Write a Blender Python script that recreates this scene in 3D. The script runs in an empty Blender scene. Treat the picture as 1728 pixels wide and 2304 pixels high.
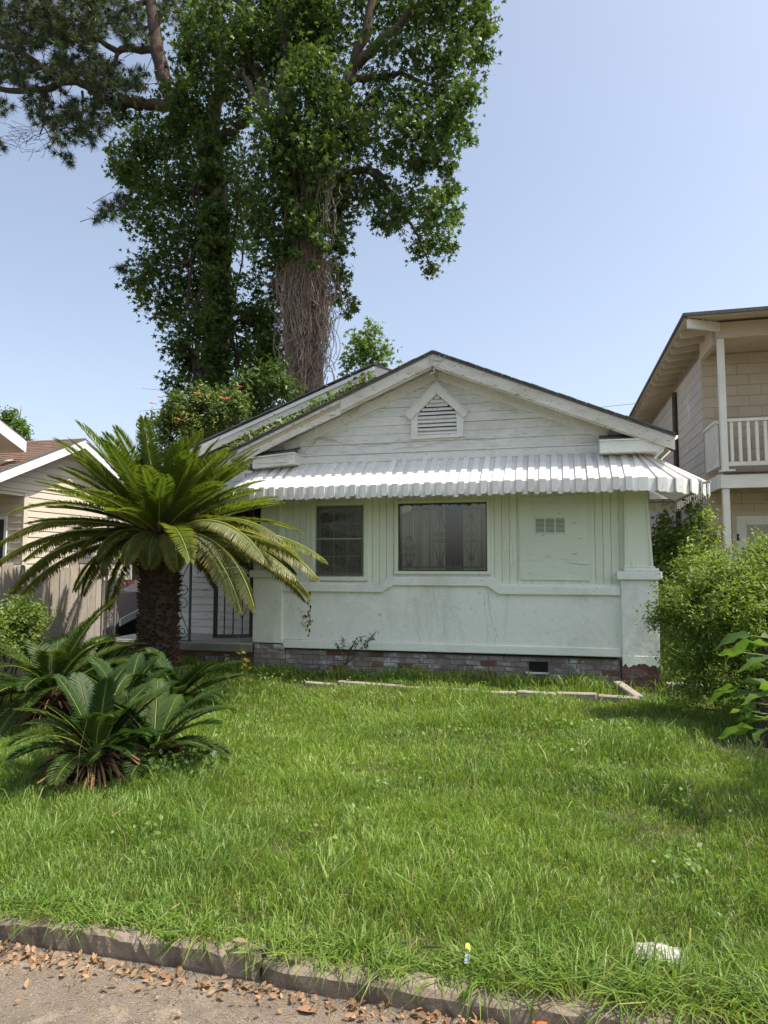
import bpy, math, random
import numpy as np
from mathutils import Vector, Matrix

random.seed(11)
R = np.random.RandomState(11)
rad = math.radians
SC = bpy.context.scene
COL = SC.collection

# ------------------------------------------------------------------ camera, sky, sun, exposure
F_PX = 1520.0
YAW, PITCH = rad(13.9), math.atan(113 / F_PX)
EYE = np.array([0.0, 0.0, 1.55])
FWD = np.array([-math.sin(YAW) * math.cos(PITCH), math.cos(YAW) * math.cos(PITCH), math.sin(PITCH)])
RGT = np.array([math.cos(YAW), math.sin(YAW), 0.0])
UPV = np.cross(RGT, FWD)
cam_data = bpy.data.cameras.new('camera')
cam = bpy.data.objects.new('camera', cam_data)
COL.objects.link(cam)
cam.location = EYE
cam.rotation_euler = (math.pi / 2 + PITCH, 0, YAW)
cam_data.sensor_fit = 'VERTICAL'
cam_data.sensor_height = 36.0
cam_data.lens = F_PX / 2304 * 36.0
cam_data.clip_start = 0.05
cam_data.clip_end = 2000
SC.camera = cam

SUN_EL, SUN_AZ = rad(60), rad(2.5)      # sun stands to the right, hardly in front of the facades
S = Vector((math.cos(SUN_EL) * math.cos(SUN_AZ), -math.cos(SUN_EL) * math.sin(SUN_AZ), math.sin(SUN_EL)))
W = bpy.data.worlds.new('World')
SC.world = W
W.use_nodes = True
nt = W.node_tree
sky = nt.nodes.new('ShaderNodeTexSky')
sky.sky_type = 'NISHITA'
sky.sun_disc = False
sky.sun_elevation = SUN_EL
sky.sun_rotation = math.atan2(S.x, S.y)
sky.air_density = 1.0
sky.dust_density = 3.0
sky.ozone_density = 1.6
hz = nt.nodes.new('ShaderNodeHueSaturation'); hz.inputs['Saturation'].default_value = 0.73      # pale summer haze
nt.links.new(sky.outputs[0], hz.inputs['Color'])
nt.links.new(hz.outputs[0], nt.nodes['Background'].inputs[0])
nt.nodes['Background'].inputs[1].default_value = 0.118
sl = bpy.data.lights.new('sun', 'SUN')
sl.energy = 3.2
sl.angle = rad(0.6)
sl.color = (1.0, 0.93, 0.82)
so = bpy.data.objects.new('sun', sl)
COL.objects.link(so)
so.rotation_euler = S.to_track_quat('Z', 'Y').to_euler()
so.location = (30, -3, 40)
SC.view_settings.view_transform = 'Standard'
SC.view_settings.look = 'None'
SC.view_settings.gamma = 1
SC.view_settings.use_curve_mapping = False
SC.view_settings.exposure = 1.08


def ray(px, py):
    return FWD + RGT * (px - 864) / F_PX + UPV * (1152 - py) / F_PX


def at_y(px, py, y):
    d = ray(px, py); return EYE + d * (y / d[1])


def at_z(px, py, z):
    d = ray(px, py); return EYE + d * ((z - EYE[2]) / d[2])


def at_x(px, py, x):
    d = ray(px, py); return EYE + d * (x / d[0])


# ------------------------------------------------------------------ mesh helpers
WL = {}


class MB:
    def __init__(s):
        s.v = []; s.f = []

    def poly(s, pts):
        b = len(s.v); s.v += [tuple(p) for p in pts]; s.f.append(tuple(range(b, b + len(pts)))); return s

    def box(s, x0, x1, y0, y1, z0, z1):
        b = len(s.v)
        s.v += [(x0, y0, z0), (x1, y0, z0), (x1, y1, z0), (x0, y1, z0), (x0, y0, z1), (x1, y0, z1), (x1, y1, z1), (x0, y1, z1)]
        for q in ((0, 3, 2, 1), (4, 5, 6, 7), (0, 1, 5, 4), (1, 2, 6, 5), (2, 3, 7, 6), (3, 0, 4, 7)):
            s.f.append(tuple(b + i for i in q))
        return s

    def prism(s, pts, ext):
        """polygon pts swept by the vector ext (both ends closed)"""
        b = len(s.v); n = len(pts)
        s.v += [tuple(p) for p in pts] + [tuple(np.array(p) + np.array(ext)) for p in pts]
        s.f.append(tuple(range(b + n - 1, b - 1, -1))); s.f.append(tuple(range(b + n, b + 2 * n)))
        for i in range(n):
            j = (i + 1) % n
            s.f.append((b + i, b + j, b + n + j, b + n + i))
        return s

    def bar(s, p, q, w, h, up=(0, 0, 1)):
        p = np.array(p, float); q = np.array(q, float)
        d = q - p; d /= np.linalg.norm(d)
        a = np.cross(d, up)
        if np.linalg.norm(a) < 1e-3: a = np.cross(d, (0, 1, 0))
        a /= np.linalg.norm(a); c = np.cross(a, d)
        a = a * w / 2; c = c * h / 2
        return s.prism([p - a - c, p + a - c, p + a + c, p - a + c], q - p)

    def tube(s, pts, r, n=6, caps=True):
        pts = [np.array(p, float) for p in pts]
        rs = r if hasattr(r, '__len__') else [r] * len(pts)
        b = len(s.v); ref = None
        for i, p in enumerate(pts):
            t = pts[min(i + 1, len(pts) - 1)] - pts[max(i - 1, 0)]
            t = t / (np.linalg.norm(t) + 1e-9)
            if ref is None:
                ref = np.cross(t, (0, 0, 1.0))
                if np.linalg.norm(ref) < 0.1: ref = np.cross(t, (1.0, 0, 0))
            ref = ref - t * np.dot(ref, t); ref /= np.linalg.norm(ref) + 1e-9
            o = np.cross(t, ref)
            for k in range(n):
                a = 2 * math.pi * k / n
                s.v.append(tuple(p + (ref * math.cos(a) + o * math.sin(a)) * rs[i]))
        for i in range(len(pts) - 1):
            for k in range(n):
                k2 = (k + 1) % n
                s.f.append((b + i * n + k, b + i * n + k2, b + (i + 1) * n + k2, b + (i + 1) * n + k))
        if caps:
            s.f.append(tuple(b + k for k in range(n - 1, -1, -1)))
            e = b + (len(pts) - 1) * n
            s.f.append(tuple(e + k for k in range(n)))
        return s

    def mesh(s, name, m, smooth=False):
        me = bpy.data.meshes.new(name)
        me.from_pydata(s.v, [], s.f)
        if m: me.materials.append(m)
        if smooth: me.polygons.foreach_set('use_smooth', [True] * len(me.polygons))
        me.update()
        return me

    def build(s, name, m, parent=None, smooth=False, bevel=0.0, seg=1):
        me = s.mesh(name, m, smooth)
        if bevel:
            import bmesh
            bm = bmesh.new(); bm.from_mesh(me)
            bmesh.ops.bevel(bm, geom=bm.edges[:], offset=bevel, segments=seg, affect='EDGES', profile=0.6)
            bm.to_mesh(me); bm.free()
        return put(name, me, parent)


def put(name, me, parent=None, loc=None, rot=None, scale=None):
    o = bpy.data.objects.new(name, me)
    COL.objects.link(o)
    if parent is not None:
        o.parent = parent
        if parent.name in WL: o.matrix_parent_inverse = Matrix.Translation(-WL[parent.name])
    if loc is not None: o.location = loc
    if rot is not None: o.rotation_euler = rot
    if scale is not None: o.scale = scale
    return o


def thing(name, label, cat, loc, group=None, kind=None):
    o = bpy.data.objects.new(name, None)
    COL.objects.link(o)
    o.empty_display_size = 0.2
    o.location = loc
    WL[o.name] = Vector(loc)
    return tag(o, label, cat, group, kind)


def tag(o, label=None, cat=None, group=None, kind=None):
    if label: o['label'] = label
    if cat: o['category'] = cat
    if group: o['group'] = group
    if kind: o['kind'] = kind
    return o


def npmesh(name, V, faces, m, smooth=False, **attrs):
    """faces: list of int arrays (n,k); attrs: float per vertex"""
    me = bpy.data.meshes.new(name)
    V = np.asarray(V, np.float32)
    me.vertices.add(len(V)); me.vertices.foreach_set('co', V.ravel())
    loops = np.concatenate([f.ravel() for f in faces]).astype(np.int32)
    sizes = np.concatenate([np.full(len(f), f.shape[1]) for f in faces])
    starts = np.concatenate([[0], np.cumsum(sizes)[:-1]]).astype(np.int32)
    me.loops.add(len(loops)); me.loops.foreach_set('vertex_index', loops)
    me.polygons.add(len(sizes)); me.polygons.foreach_set('loop_start', starts)
    if smooth: me.polygons.foreach_set('use_smooth', np.ones(len(sizes), bool))
    me.update(calc_edges=True)
    for k, a in attrs.items():
        at = me.attributes.new(k, 'FLOAT', 'POINT')
        at.data.foreach_set('value', np.asarray(a, np.float32))
    if m: me.materials.append(m)
    return me


def unit(a):
    return a / (np.linalg.norm(a, axis=-1, keepdims=True) + 1e-9)


def leaf_cloud(name, P, size, m, kind='oval', up=0.5, droop=0.0, parent=None, tint=None, age=None, width=0.5, nrm=None):
    """many separate leaves at the points P: each a folded little polygon of its own"""
    N = len(P); P = np.asarray(P)
    n = R.normal(size=(N, 3)); n = unit(n); n[:, 2] = np.abs(n[:, 2]) * (1 - up) + up
    if nrm is not None: n = n + nrm
    n = unit(n)
    d = R.normal(size=(N, 3)); d[:, 2] -= droop
    d = unit(d - n * np.sum(d * n, 1, keepdims=True)); s = np.cross(n, d)
    L = np.asarray(size) * R.uniform(0.55, 1.35, N); L = L[:, None]
    if kind == 'oval':
        T = [(0, 0, 0), (0.45, width * .5, .08), (1, 0, -0.05), (0.45, -width * .5, .08)]
        F = [np.array([[0, 1, 2, 3]])]
        F = [np.array([[0, 1, 2], [0, 2, 3]])]
    elif kind == 'dry':
        T = [(0, 0, 0), (.28, .26, .10), (.66, .22, .16), (1, 0, .05), (.70, -.22, .10), (.30, -.27, .14)]
        F = [np.array([[0, 1, 2], [0, 2, 3], [0, 3, 4], [0, 4, 5]])]
    elif kind == 'lance':
        T = [(0, 0, 0), (0.35, width * .5, .05), (1, 0, -0.12), (0.35, -width * .5, .05)]
        F = [np.array([[0, 1, 2], [0, 2, 3]])]
    else:                                   # star: five pointed lobes round a small blade
        T = []
        for k in range(5):
            a = (k - 2) * rad(62)
            T.append((0.42 + 0.22 * math.cos(a - rad(31)), 0.22 * math.sin(a - rad(31)), 0.0))
            rr = 0.62 if abs(k - 2) < 2 else 0.5
            T.append((0.42 + rr * math.cos(a), rr * math.sin(a), -0.10))
        F = [np.array([[0, 2, 4, 6, 8]]), np.array([[0, 1, 2], [2, 3, 4], [4, 5, 6], [6, 7, 8], [8, 9, 0]])]
    T = np.array(T); k = len(T)
    V = P[:, None] + L[:, None] * (d[:, None] * T[None, :, :1] + s[:, None] * T[None, :, 1:2] + n[:, None] * T[None, :, 2:3])
    off = (np.arange(N) * k)[:, None, None]
    faces = [(f[None] + off).reshape(-1, f.shape[1]) for f in F]
    tv = np.repeat(R.rand(N) if tint is None else tint, k)
    av = np.repeat(np.zeros(N) if age is None else age, k)
    me = npmesh(name, V.reshape(-1, 3), faces, m, tint=tv, age=av)
    return put(name, me, parent)


def blob(c, r, n, clumps, sig, squash=(1, 1, 1)):
    """points of one leafy mass: twig clumps spread through an uneven ball"""
    d = unit(R.normal(size=(clumps, 3))) * (R.rand(clumps, 1) ** 0.42)
    cc = np.array(c) + d * np.array(r) * np.array(squash)
    k = R.randint(0, clumps, n)
    return cc[k] + R.normal(size=(n, 3)) * sig


# ------------------------------------------------------------------ materials
def node_mat(name):
    m = bpy.data.materials.new(name); m.use_nodes = True
    return m, m.node_tree, m.node_tree.nodes['Principled BSDF']


def mixc(nt, fac, a, b, mode='MIX'):
    n = nt.nodes.new('ShaderNodeMix'); n.data_type = 'RGBA'; n.blend_type = mode
    for i, x in ((0, fac), (6, a), (7, b)):
        if hasattr(x, 'is_output'): nt.links.new(x, n.inputs[i])
        elif i == 0: n.inputs[0].default_value = x
        else: n.inputs[i].default_value = (*x, 1)
    return n.outputs[2]


def noise(nt, scale, stretch=(1, 1, 1), detail=5, rough=0.6, obj=False, dist=0.0):
    if obj:
        g = nt.nodes.new('ShaderNodeTexCoord').outputs['Object']
    else:
        g = nt.nodes.new('ShaderNodeNewGeometry').outputs['Position']
    mp = nt.nodes.new('ShaderNodeMapping'); mp.inputs['Scale'].default_value = stretch
    nt.links.new(g, mp.inputs[0])
    n = nt.nodes.new('ShaderNodeTexNoise')
    n.inputs['Scale'].default_value = scale; n.inputs['Detail'].default_value = detail
    n.inputs['Roughness'].default_value = rough; n.inputs['Distortion'].default_value = dist
    nt.links.new(mp.outputs[0], n.inputs['Vector'])
    return n.outputs['Fac']


def ramp(nt, x, lo, hi):
    n = nt.nodes.new('ShaderNodeMapRange'); n.clamp = True
    n.inputs[1].default_value = lo; n.inputs[2].default_value = hi
    nt.links.new(x, n.inputs[0])
    return n.outputs[0]


def mat(name, c1, c2=None, scale=4, stretch=(1, 1, 1), rough=0.75, bump=0.0, bscale=60, bstretch=(1, 1, 1), rand=0.0, spec=0.3,
        wear=(), metal=0.0):
    m, nt, b = node_mat(name)
    c2 = c2 or tuple(x * 0.8 for x in c1)
    col = mixc(nt, ramp(nt, noise(nt, scale, stretch), 0.3, 0.7), c1, c2)
    for (wc, ws, wst, lo, hi) in wear:
        col = mixc(nt, ramp(nt, noise(nt, ws, wst, detail=8, rough=0.7, dist=0.4), lo, hi), col, wc)
    if rand:
        oi = nt.nodes.new('ShaderNodeObjectInfo')
        mr = nt.nodes.new('ShaderNodeMapRange'); mr.inputs[3].default_value = 1 - rand; mr.inputs[4].default_value = 1 + rand * 0.5
        nt.links.new(oi.outputs['Random'], mr.inputs[0])
        h = nt.nodes.new('ShaderNodeHueSaturation')
        nt.links.new(mr.outputs[0], h.inputs['Value']); nt.links.new(col, h.inputs['Color'])
        col = h.outputs[0]
    nt.links.new(col, b.inputs['Base Color'])
    b.inputs['Roughness'].default_value = rough
    b.inputs['Specular IOR Level'].default_value = spec
    b.inputs['Metallic'].default_value = metal
    if bump:
        bn = nt.nodes.new('ShaderNodeBump'); bn.inputs['Strength'].default_value = bump; bn.inputs['Distance'].default_value = 0.01
        nt.links.new(noise(nt, bscale, bstretch, detail=6, rough=0.65), bn.inputs['Height'])
        nt.links.new(bn.outputs[0], b.inputs['Normal'])
    return m


def leaf_mat(name, dark, light, old=(0.35, 0.25, 0.05), trans=0.35, rough=0.45, spec=0.35):
    m, nt, b = node_mat(name)
    a = nt.nodes.new('ShaderNodeAttribute'); a.attribute_name = 'tint'
    g = nt.nodes.new('ShaderNodeAttribute'); g.attribute_name = 'age'
    col = mixc(nt, a.outputs['Fac'], dark, light)
    col = mixc(nt, g.outputs['Fac'], col, old)
    nt.links.new(col, b.inputs['Base Color'])
    b.inputs['Roughness'].default_value = rough; b.inputs['Specular IOR Level'].default_value = spec
    t = nt.nodes.new('ShaderNodeBsdfTranslucent')
    tc = mixc(nt, 1.0, col, (1.0, 1.0, 0.45), 'MULTIPLY')
    hs = nt.nodes.new('ShaderNodeHueSaturation'); hs.inputs['Value'].default_value = 1.7
    nt.links.new(tc, hs.inputs['Color']); nt.links.new(hs.outputs[0], t.inputs[0])
    mx = nt.nodes.new('ShaderNodeMixShader'); mx.inputs[0].default_value = trans
    nt.links.new(b.outputs[0], mx.inputs[1]); nt.links.new(t.outputs[0], mx.inputs[2])
    nt.links.new(mx.outputs[0], nt.nodes['Material Output'].inputs[0])
    return m


M = {}
GREYW = (0.20, 0.19, 0.17)
M['gable'] = mat('old white paint on gable wood', (0.74, 0.74, 0.68), (0.66, 0.66, 0.60), 3, rough=0.7, bump=0.35, bscale=14, bstretch=(1, 1, 7), rand=0.07,
                 wear=((GREYW, 5, (1.2, 1.2, 13), 0.575, 0.68), ((0.50, 0.48, 0.41), 1.3, (1, 1, 2.5), 0.50, 0.75)))
M['trim'] = mat('old white paint on trim', (0.76, 0.76, 0.71), (0.68, 0.67, 0.60), 3, rough=0.65, bump=0.3, bscale=20, rand=0.05,
                wear=((GREYW, 9, (2.5, 1, 6), 0.585, 0.68), ((0.55, 0.53, 0.46), 1.7, (1, 1, 2), 0.50, 0.75)))
M['fascia'] = mat('weathered white rake paint', (0.74, 0.73, 0.66), (0.58, 0.54, 0.44), 2.5, (1, 1, 4), rough=0.7, bump=0.3, bscale=18, rand=0.08,
                  wear=((GREYW, 6, (2, 1, 5), 0.565, 0.66), ((0.50, 0.43, 0.31), 1.6, (1, 1, 2), 0.52, 0.72)))
M['board'] = mat('porch board paint with grass bounce tint', (0.75, 0.775, 0.61), (0.70, 0.735, 0.575), 2.2, (1, 1, .5), rough=0.7, bump=0.3, bscale=26, rand=0.05,  # yellow green of light bounced off the grass is mixed into this paint
                 wear=(((0.42, 0.44, 0.33), 7, (6, 1, .6), 0.58, 0.74),))
M['ply'] = mat('painted flaking plywood', (0.74, 0.77, 0.62), (0.68, 0.72, 0.58), 2, rough=0.75, bump=0.9, bscale=9, bstretch=(1, 1, 3),
               wear=(((0.34, 0.35, 0.27), 5, (1, 1, 4.5), 0.61, 0.70),))
M['stucco'] = mat('mint white painted stucco', (0.81, 0.83, 0.755), (0.765, 0.79, 0.715), 1.6, rough=0.8, bump=0.85, bscale=13,
                  wear=(((0.60, 0.63, 0.54), 1.6, (1, 1, 0.6), 0.52, 0.74), ((0.44, 0.46, 0.39), 16, (1, 1, 1.5), 0.60, 0.70), ((0.86, 0.87, 0.82), 5, (1, 1, 1), 0.58, 0.72)))
M['siding'] = mat('old white porch siding paint', (0.74, 0.73, 0.70), (0.66, 0.65, 0.61), 3, rough=0.7, bump=0.3, bscale=20, rand=0.05,
                  wear=((GREYW, 6, (1, 1, 8), 0.59, 0.68),))
M['awning'] = mat('white enamel awning metal', (0.74, 0.73, 0.70), (0.68, 0.67, 0.63), 2, rough=0.45, spec=0.4, rand=0.10,
                  wear=(((0.60, 0.57, 0.50), 4, (1, 1, 1), 0.54, 0.76), ((0.34, 0.31, 0.26), 16, (1, 1, 1), 0.64, 0.74),))
M['brick'] = mat('red brick with paint left', (0.15, 0.072, 0.06), (0.21, 0.11, 0.09), 7, rough=0.9, bump=0.8, bscale=50, rand=0.25,
                 wear=(((0.36, 0.33, 0.33), 6, (1, 1, 1.4), 0.56, 0.68), ((0.06, 0.05, 0.045), 4, (1, 1, 1), 0.62, 0.74)))
M['brickw'] = mat('brick under worn white paint', (0.34, 0.305, 0.285), (0.21, 0.155, 0.135), 6, rough=0.9, bump=0.8, bscale=50, rand=0.2,
                  wear=(((0.56, 0.58, 0.56), 5, (1, 1, 1.4), 0.53, 0.64), ((0.07, 0.06, 0.05), 4, (1, 1, 1), 0.60, 0.72)))
M['mortar'] = mat('dirty mortar', (0.22, 0.20, 0.18), (0.13, 0.12, 0.11), 8, rough=0.95, bump=0.8, bscale=60)
M['concrete'] = mat('mossy porch concrete', (0.30, 0.29, 0.24), (0.17, 0.17, 0.13), 6, rough=0.95, bump=0.8, bscale=50,
                    wear=(((0.5, 0.5, 0.46), 3, (1, 1, 1), 0.60, 0.72),))
M['floor'] = mat('painted porch floor', (0.55, 0.56, 0.52), (0.42, 0.42, 0.39), 4, rough=0.8, bump=0.3, bscale=40)
M['shingle'] = mat('grey asphalt shingle', (0.17, 0.17, 0.17), (0.09, 0.088, 0.085), 30, rough=0.95, bump=0.6, bscale=150, rand=0.3)
M['brown'] = mat('brown asphalt shingle', (0.20, 0.125, 0.085), (0.10, 0.065, 0.05), 9, (1, 3, 1), rough=0.95, bump=0.6, bscale=120,
                 wear=(((0.30, 0.20, 0.14), 6, (2, 7, 1), 0.55, 0.7),))
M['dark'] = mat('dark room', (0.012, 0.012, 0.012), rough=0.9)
M['iron'] = mat('black painted iron', (0.022, 0.022, 0.024), (0.035, 0.033, 0.032), 20, rough=0.5, spec=0.5)
M['greyiron'] = mat('weathered grey painted iron', (0.07, 0.075, 0.085), (0.14, 0.145, 0.15), 14, rough=0.55, spec=0.5)
M['paleiron'] = mat('faded grey iron', (0.22, 0.23, 0.25), (0.12, 0.12, 0.13), 14, rough=0.55, spec=0.5)
M['sash'] = mat('grey aluminium sash', (0.42, 0.43, 0.40), (0.30, 0.30, 0.28), 8, rough=0.5)
M['darksash'] = mat('dark window frame', (0.05, 0.052, 0.045), (0.03, 0.03, 0.028), 8, rough=0.5)
M['curtain'] = mat('dull curtain', (0.42, 0.44, 0.36), (0.30, 0.32, 0.26), 3, (4, 1, .4), rough=0.9)
M['drape'] = mat('dark drape', (0.035, 0.038, 0.04), rough=0.9)
M['cream'] = mat('cream vinyl siding', (0.60, 0.53, 0.42), (0.56, 0.49, 0.39), 2, rough=0.55, rand=0.04)
M['white'] = mat('white painted metal trim', (0.78, 0.79, 0.80), (0.70, 0.71, 0.72), 3, rough=0.5)
M['tan'] = mat('tan painted block', (0.50, 0.41, 0.29), (0.46, 0.37, 0.265), 3, rough=0.85, bump=0.5, bscale=60, rand=0.05)
M['tanside'] = mat('faded peach block', (0.50, 0.445, 0.38), (0.44, 0.395, 0.345), 2, rough=0.85, bump=0.5, bscale=60, rand=0.05,
                   wear=(((0.62, 0.60, 0.60), 2.2, (1, 1, .5), 0.60, 0.72),))
M['tanwood'] = mat('tan painted timber', (0.52, 0.44, 0.32), (0.46, 0.38, 0.28), 3, (1, 1, 1), rough=0.75, bump=0.3, bscale=30, rand=0.06)
M['creampost'] = mat('cream painted timber', (0.70, 0.68, 0.58), (0.64, 0.62, 0.53), 3, rough=0.65, bump=0.2, bscale=30, rand=0.04)
M['tanjoint'] = mat('tan joint', (0.42, 0.345, 0.245), rough=0.9)
M['sidejoint'] = mat('dull joint', (0.24, 0.21, 0.17), rough=0.9)
M['rust'] = mat('rusty pipe', (0.10, 0.065, 0.045), (0.05, 0.04, 0.035), 12, rough=0.85)
M['fence'] = mat('grey weathered fence wood', (0.50, 0.45, 0.38), (0.35, 0.31, 0.265), 5, (1, 6, .5), rough=0.9, bump=0.6, bscale=22, bstretch=(1, 5, .4), rand=0.22,
                 wear=(((0.12, 0.105, 0.09), 6, (1, 5, .5), 0.58, 0.72), ((0.42, 0.33, 0.20), 1.4, (1, 1, .6), 0.58, 0.75)))
M['kerb'] = mat('rough granite kerb', (0.27, 0.22, 0.165), (0.16, 0.13, 0.095), 9, rough=0.95, bump=1.0, bscale=38,
                wear=(((0.085, 0.07, 0.055), 5, (1, 1, 1), 0.52, 0.66),))
M['edging'] = mat('pinkish concrete edging', (0.37, 0.32, 0.265), (0.25, 0.215, 0.18), 9, rough=0.95, bump=0.7, bscale=60, rand=0.15)
M['bark'] = mat('grey brown bark', (0.115, 0.085, 0.065), (0.055, 0.042, 0.034), 5, (3, 3, .6), rough=0.95, bump=1.0, bscale=9, bstretch=(3, 3, .7))
M['pinebark'] = mat('red brown pine bark', (0.145, 0.10, 0.08), (0.06, 0.046, 0.04), 5, (3, 3, .8), rough=0.95, bump=1.0, bscale=8, bstretch=(3, 3, .8))
M['drytwig'] = mat('dry vine stem', (0.36, 0.285, 0.22), (0.19, 0.145, 0.115), 3, rough=0.95)
M['paletwig'] = mat('pale dry vine stem', (0.52, 0.49, 0.42), (0.40, 0.37, 0.31), 6, rough=0.9)
M['stem'] = mat('shrub stem', (0.075, 0.06, 0.045), (0.045, 0.036, 0.028), 9, rough=0.95, bump=0.5, bscale=40)
M['greenstem'] = mat('green stem', (0.14, 0.19, 0.06), rough=0.7)
M['scale'] = mat('dark cycad leaf bases', (0.085, 0.055, 0.034), (0.045, 0.031, 0.022), 18, rough=0.95, bump=0.6, bscale=60,
                 wear=(((0.22, 0.10, 0.035), 9, (1, 1, 1), 0.60, 0.72), ((0.26, 0.22, 0.17), 15, (1, 1, 1), 0.64, 0.74)))
M['rachis'] = mat('yellow green rachis', (0.30, 0.29, 0.07), (0.22, 0.24, 0.05), 9, rough=0.5)
M['deadfrond'] = mat('dead frond', (0.26, 0.15, 0.07), (0.14, 0.085, 0.045), 9, rough=0.9)
M['deadleaf'] = leaf_mat('dead leaf', (0.17, 0.095, 0.05), (0.40, 0.26, 0.15), trans=0.15, rough=0.8, spec=0.15)
M['straw'] = mat('dry straw', (0.36, 0.26, 0.15), (0.20, 0.14, 0.085), 9, rough=0.9)
M['cone'] = mat('pine cone', (0.06, 0.045, 0.035), rough=0.9)
M['flower'] = mat('orange trumpet flower', (0.65, 0.14, 0.04), (0.5, 0.09, 0.03), 9, rough=0.6)

M['treeleaf'] = leaf_mat('glossy tree leaf', (0.022, 0.050, 0.014), (0.10, 0.155, 0.034), (0.20, 0.24, 0.05), trans=0.38)
M['lightleaf'] = leaf_mat('light green leaf', (0.07, 0.13, 0.025), (0.13, 0.20, 0.045), (0.25, 0.25, 0.06), trans=0.4)
M['vineleaf'] = leaf_mat('vine leaf', (0.05, 0.09, 0.024), (0.17, 0.22, 0.065), (0.30, 0.17, 0.04), trans=0.3)
M['needle'] = leaf_mat('pine needle', (0.035, 0.055, 0.030), (0.085, 0.12, 0.045), trans=0.25)
M['bushleaf'] = leaf_mat('privet leaf', (0.115, 0.18, 0.035), (0.21, 0.27, 0.06), (0.34, 0.33, 0.08), trans=0.38)
M['bigleaf'] = leaf_mat('broad thin leaf', (0.07, 0.13, 0.03), (0.11, 0.19, 0.04), trans=0.45)
M['frond'] = leaf_mat('cycad leaflet', (0.05, 0.095, 0.015), (0.125, 0.17, 0.024), (0.46, 0.30, 0.07), trans=0.40, rough=0.38, spec=0.5)
M['pupfrond'] = leaf_mat('dark cycad leaflet', (0.026, 0.062, 0.017), (0.065, 0.105, 0.018), (0.30, 0.24, 0.06), trans=0.28, rough=0.5, spec=0.25)
M['grass'] = leaf_mat('grass blade', (0.062, 0.145, 0.018), (0.205, 0.315, 0.052), (0.38, 0.33, 0.16), trans=0.36, rough=0.46, spec=0.35)
M['weed'] = leaf_mat('weed leaf', (0.09, 0.17, 0.03), (0.16, 0.25, 0.05), (0.45, 0.42, 0.06), trans=0.4)

M['soil'] = mat('yard soil', (0.10, 0.085, 0.055), (0.06, 0.055, 0.03), 6, rough=1, bump=0.6, bscale=40, wear=(((0.06, 0.09, 0.02), 2, (1, 1, 1), 0.5, 0.65),))
M['street'] = mat('sandy worn asphalt', (0.205, 0.168, 0.13), (0.115, 0.095, 0.073), 3, rough=0.95, bump=0.7, bscale=120,
                  wear=(((0.28, 0.23, 0.17), 4, (1, 1, 1), 0.50, 0.66), ((0.08, 0.066, 0.052), 55, (1, 1, 1), 0.54, 0.64), ((0.40, 0.34, 0.26), 85, (1, 1, 1), 0.58, 0.66)))


def glass_mat(name, tint, refl=0.12, dust_sheen=0.0):
    m, nt, b = node_mat(name)
    nt.nodes.remove(b)
    t = nt.nodes.new('ShaderNodeBsdfTransparent'); t.inputs[0].default_value = (*tint, 1)
    g = nt.nodes.new('ShaderNodeBsdfGlossy'); g.inputs['Roughness'].default_value = 0.04
    x = nt.nodes.new('ShaderNodeMixShader'); x.inputs[0].default_value = refl
    nt.links.new(t.outputs[0], x.inputs[1]); nt.links.new(g.outputs[0], x.inputs[2])
    out = x.outputs[0]
    if dust_sheen:
        d = nt.nodes.new('ShaderNodeBsdfDiffuse'); d.inputs[0].default_value = (0.42, 0.43, 0.36, 1)
        y = nt.nodes.new('ShaderNodeMixShader')
        mr = nt.nodes.new('ShaderNodeMath'); mr.operation = 'MULTIPLY'; mr.inputs[1].default_value = dust_sheen
        nt.links.new(ramp(nt, noise(nt, 130, (1, 1, 1), detail=3), 0.42, 0.62), mr.inputs[0])
        nt.links.new(mr.outputs[0], y.inputs[0])
        nt.links.new(out, y.inputs[1]); nt.links.new(d.outputs[0], y.inputs[2])
        out = y.outputs[0]
    nt.links.new(out, nt.nodes['Material Output'].inputs[0])
    return m


M['glass'] = glass_mat('window glass', (0.78, 0.80, 0.74), 0.13, 0.10)  # speckle layer on the panes imitates their grey green reflection
M['screen'] = glass_mat('dusty insect screen', (0.30, 0.29, 0.26), 0.03, 0.42)

# ------------------------------------------------------------------ ground, street, kerb
mb = MB()
xs = np.linspace(-14, 10, 61); ys = np.linspace(2.62, 16, 40)
def gz(x, y): return 0.018 * math.sin(1.7 * x + .6) * math.sin(1.3 * y) + 0.012 * math.sin(3.1 * x - 2.2 * y) - 0.012
V = [(x, y, gz(x, y)) for y in ys for x in xs]
Fc = [(j * 61 + i, j * 61 + i + 1, (j + 1) * 61 + i + 1, (j + 1) * 61 + i) for j in range(39) for i in range(60)]
mb.v = V; mb.f = Fc
b0 = len(mb.v)
for (x0, x1, y0, y1) in ((-300, -14, 2.62, 400), (10, 300, 2.62, 400), (-14, 10, 16, 400)):
    mb.poly([(x0, y0, -0.014), (x1, y0, -0.014), (x1, y1, -0.014), (x0, y1, -0.014)])
tag(mb.build('ground', M['soil'], smooth=True), kind='structure')
mb = MB()
xs = np.linspace(-12, 12, 49)
mb.poly([(-300, -6, -.082), (300, -6, -.082), (300, 2.62, -.082), (-300, 2.62, -.082)])
tag(mb.build('street', M['street']), kind='structure')
mb = MB(); mb.poly([(-300, -200, -.05), (300, -200, -.05), (300, -6, -.05), (-300, -6, -.05)])
tag(mb.build('verge', M['soil']), kind='structure')

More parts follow.
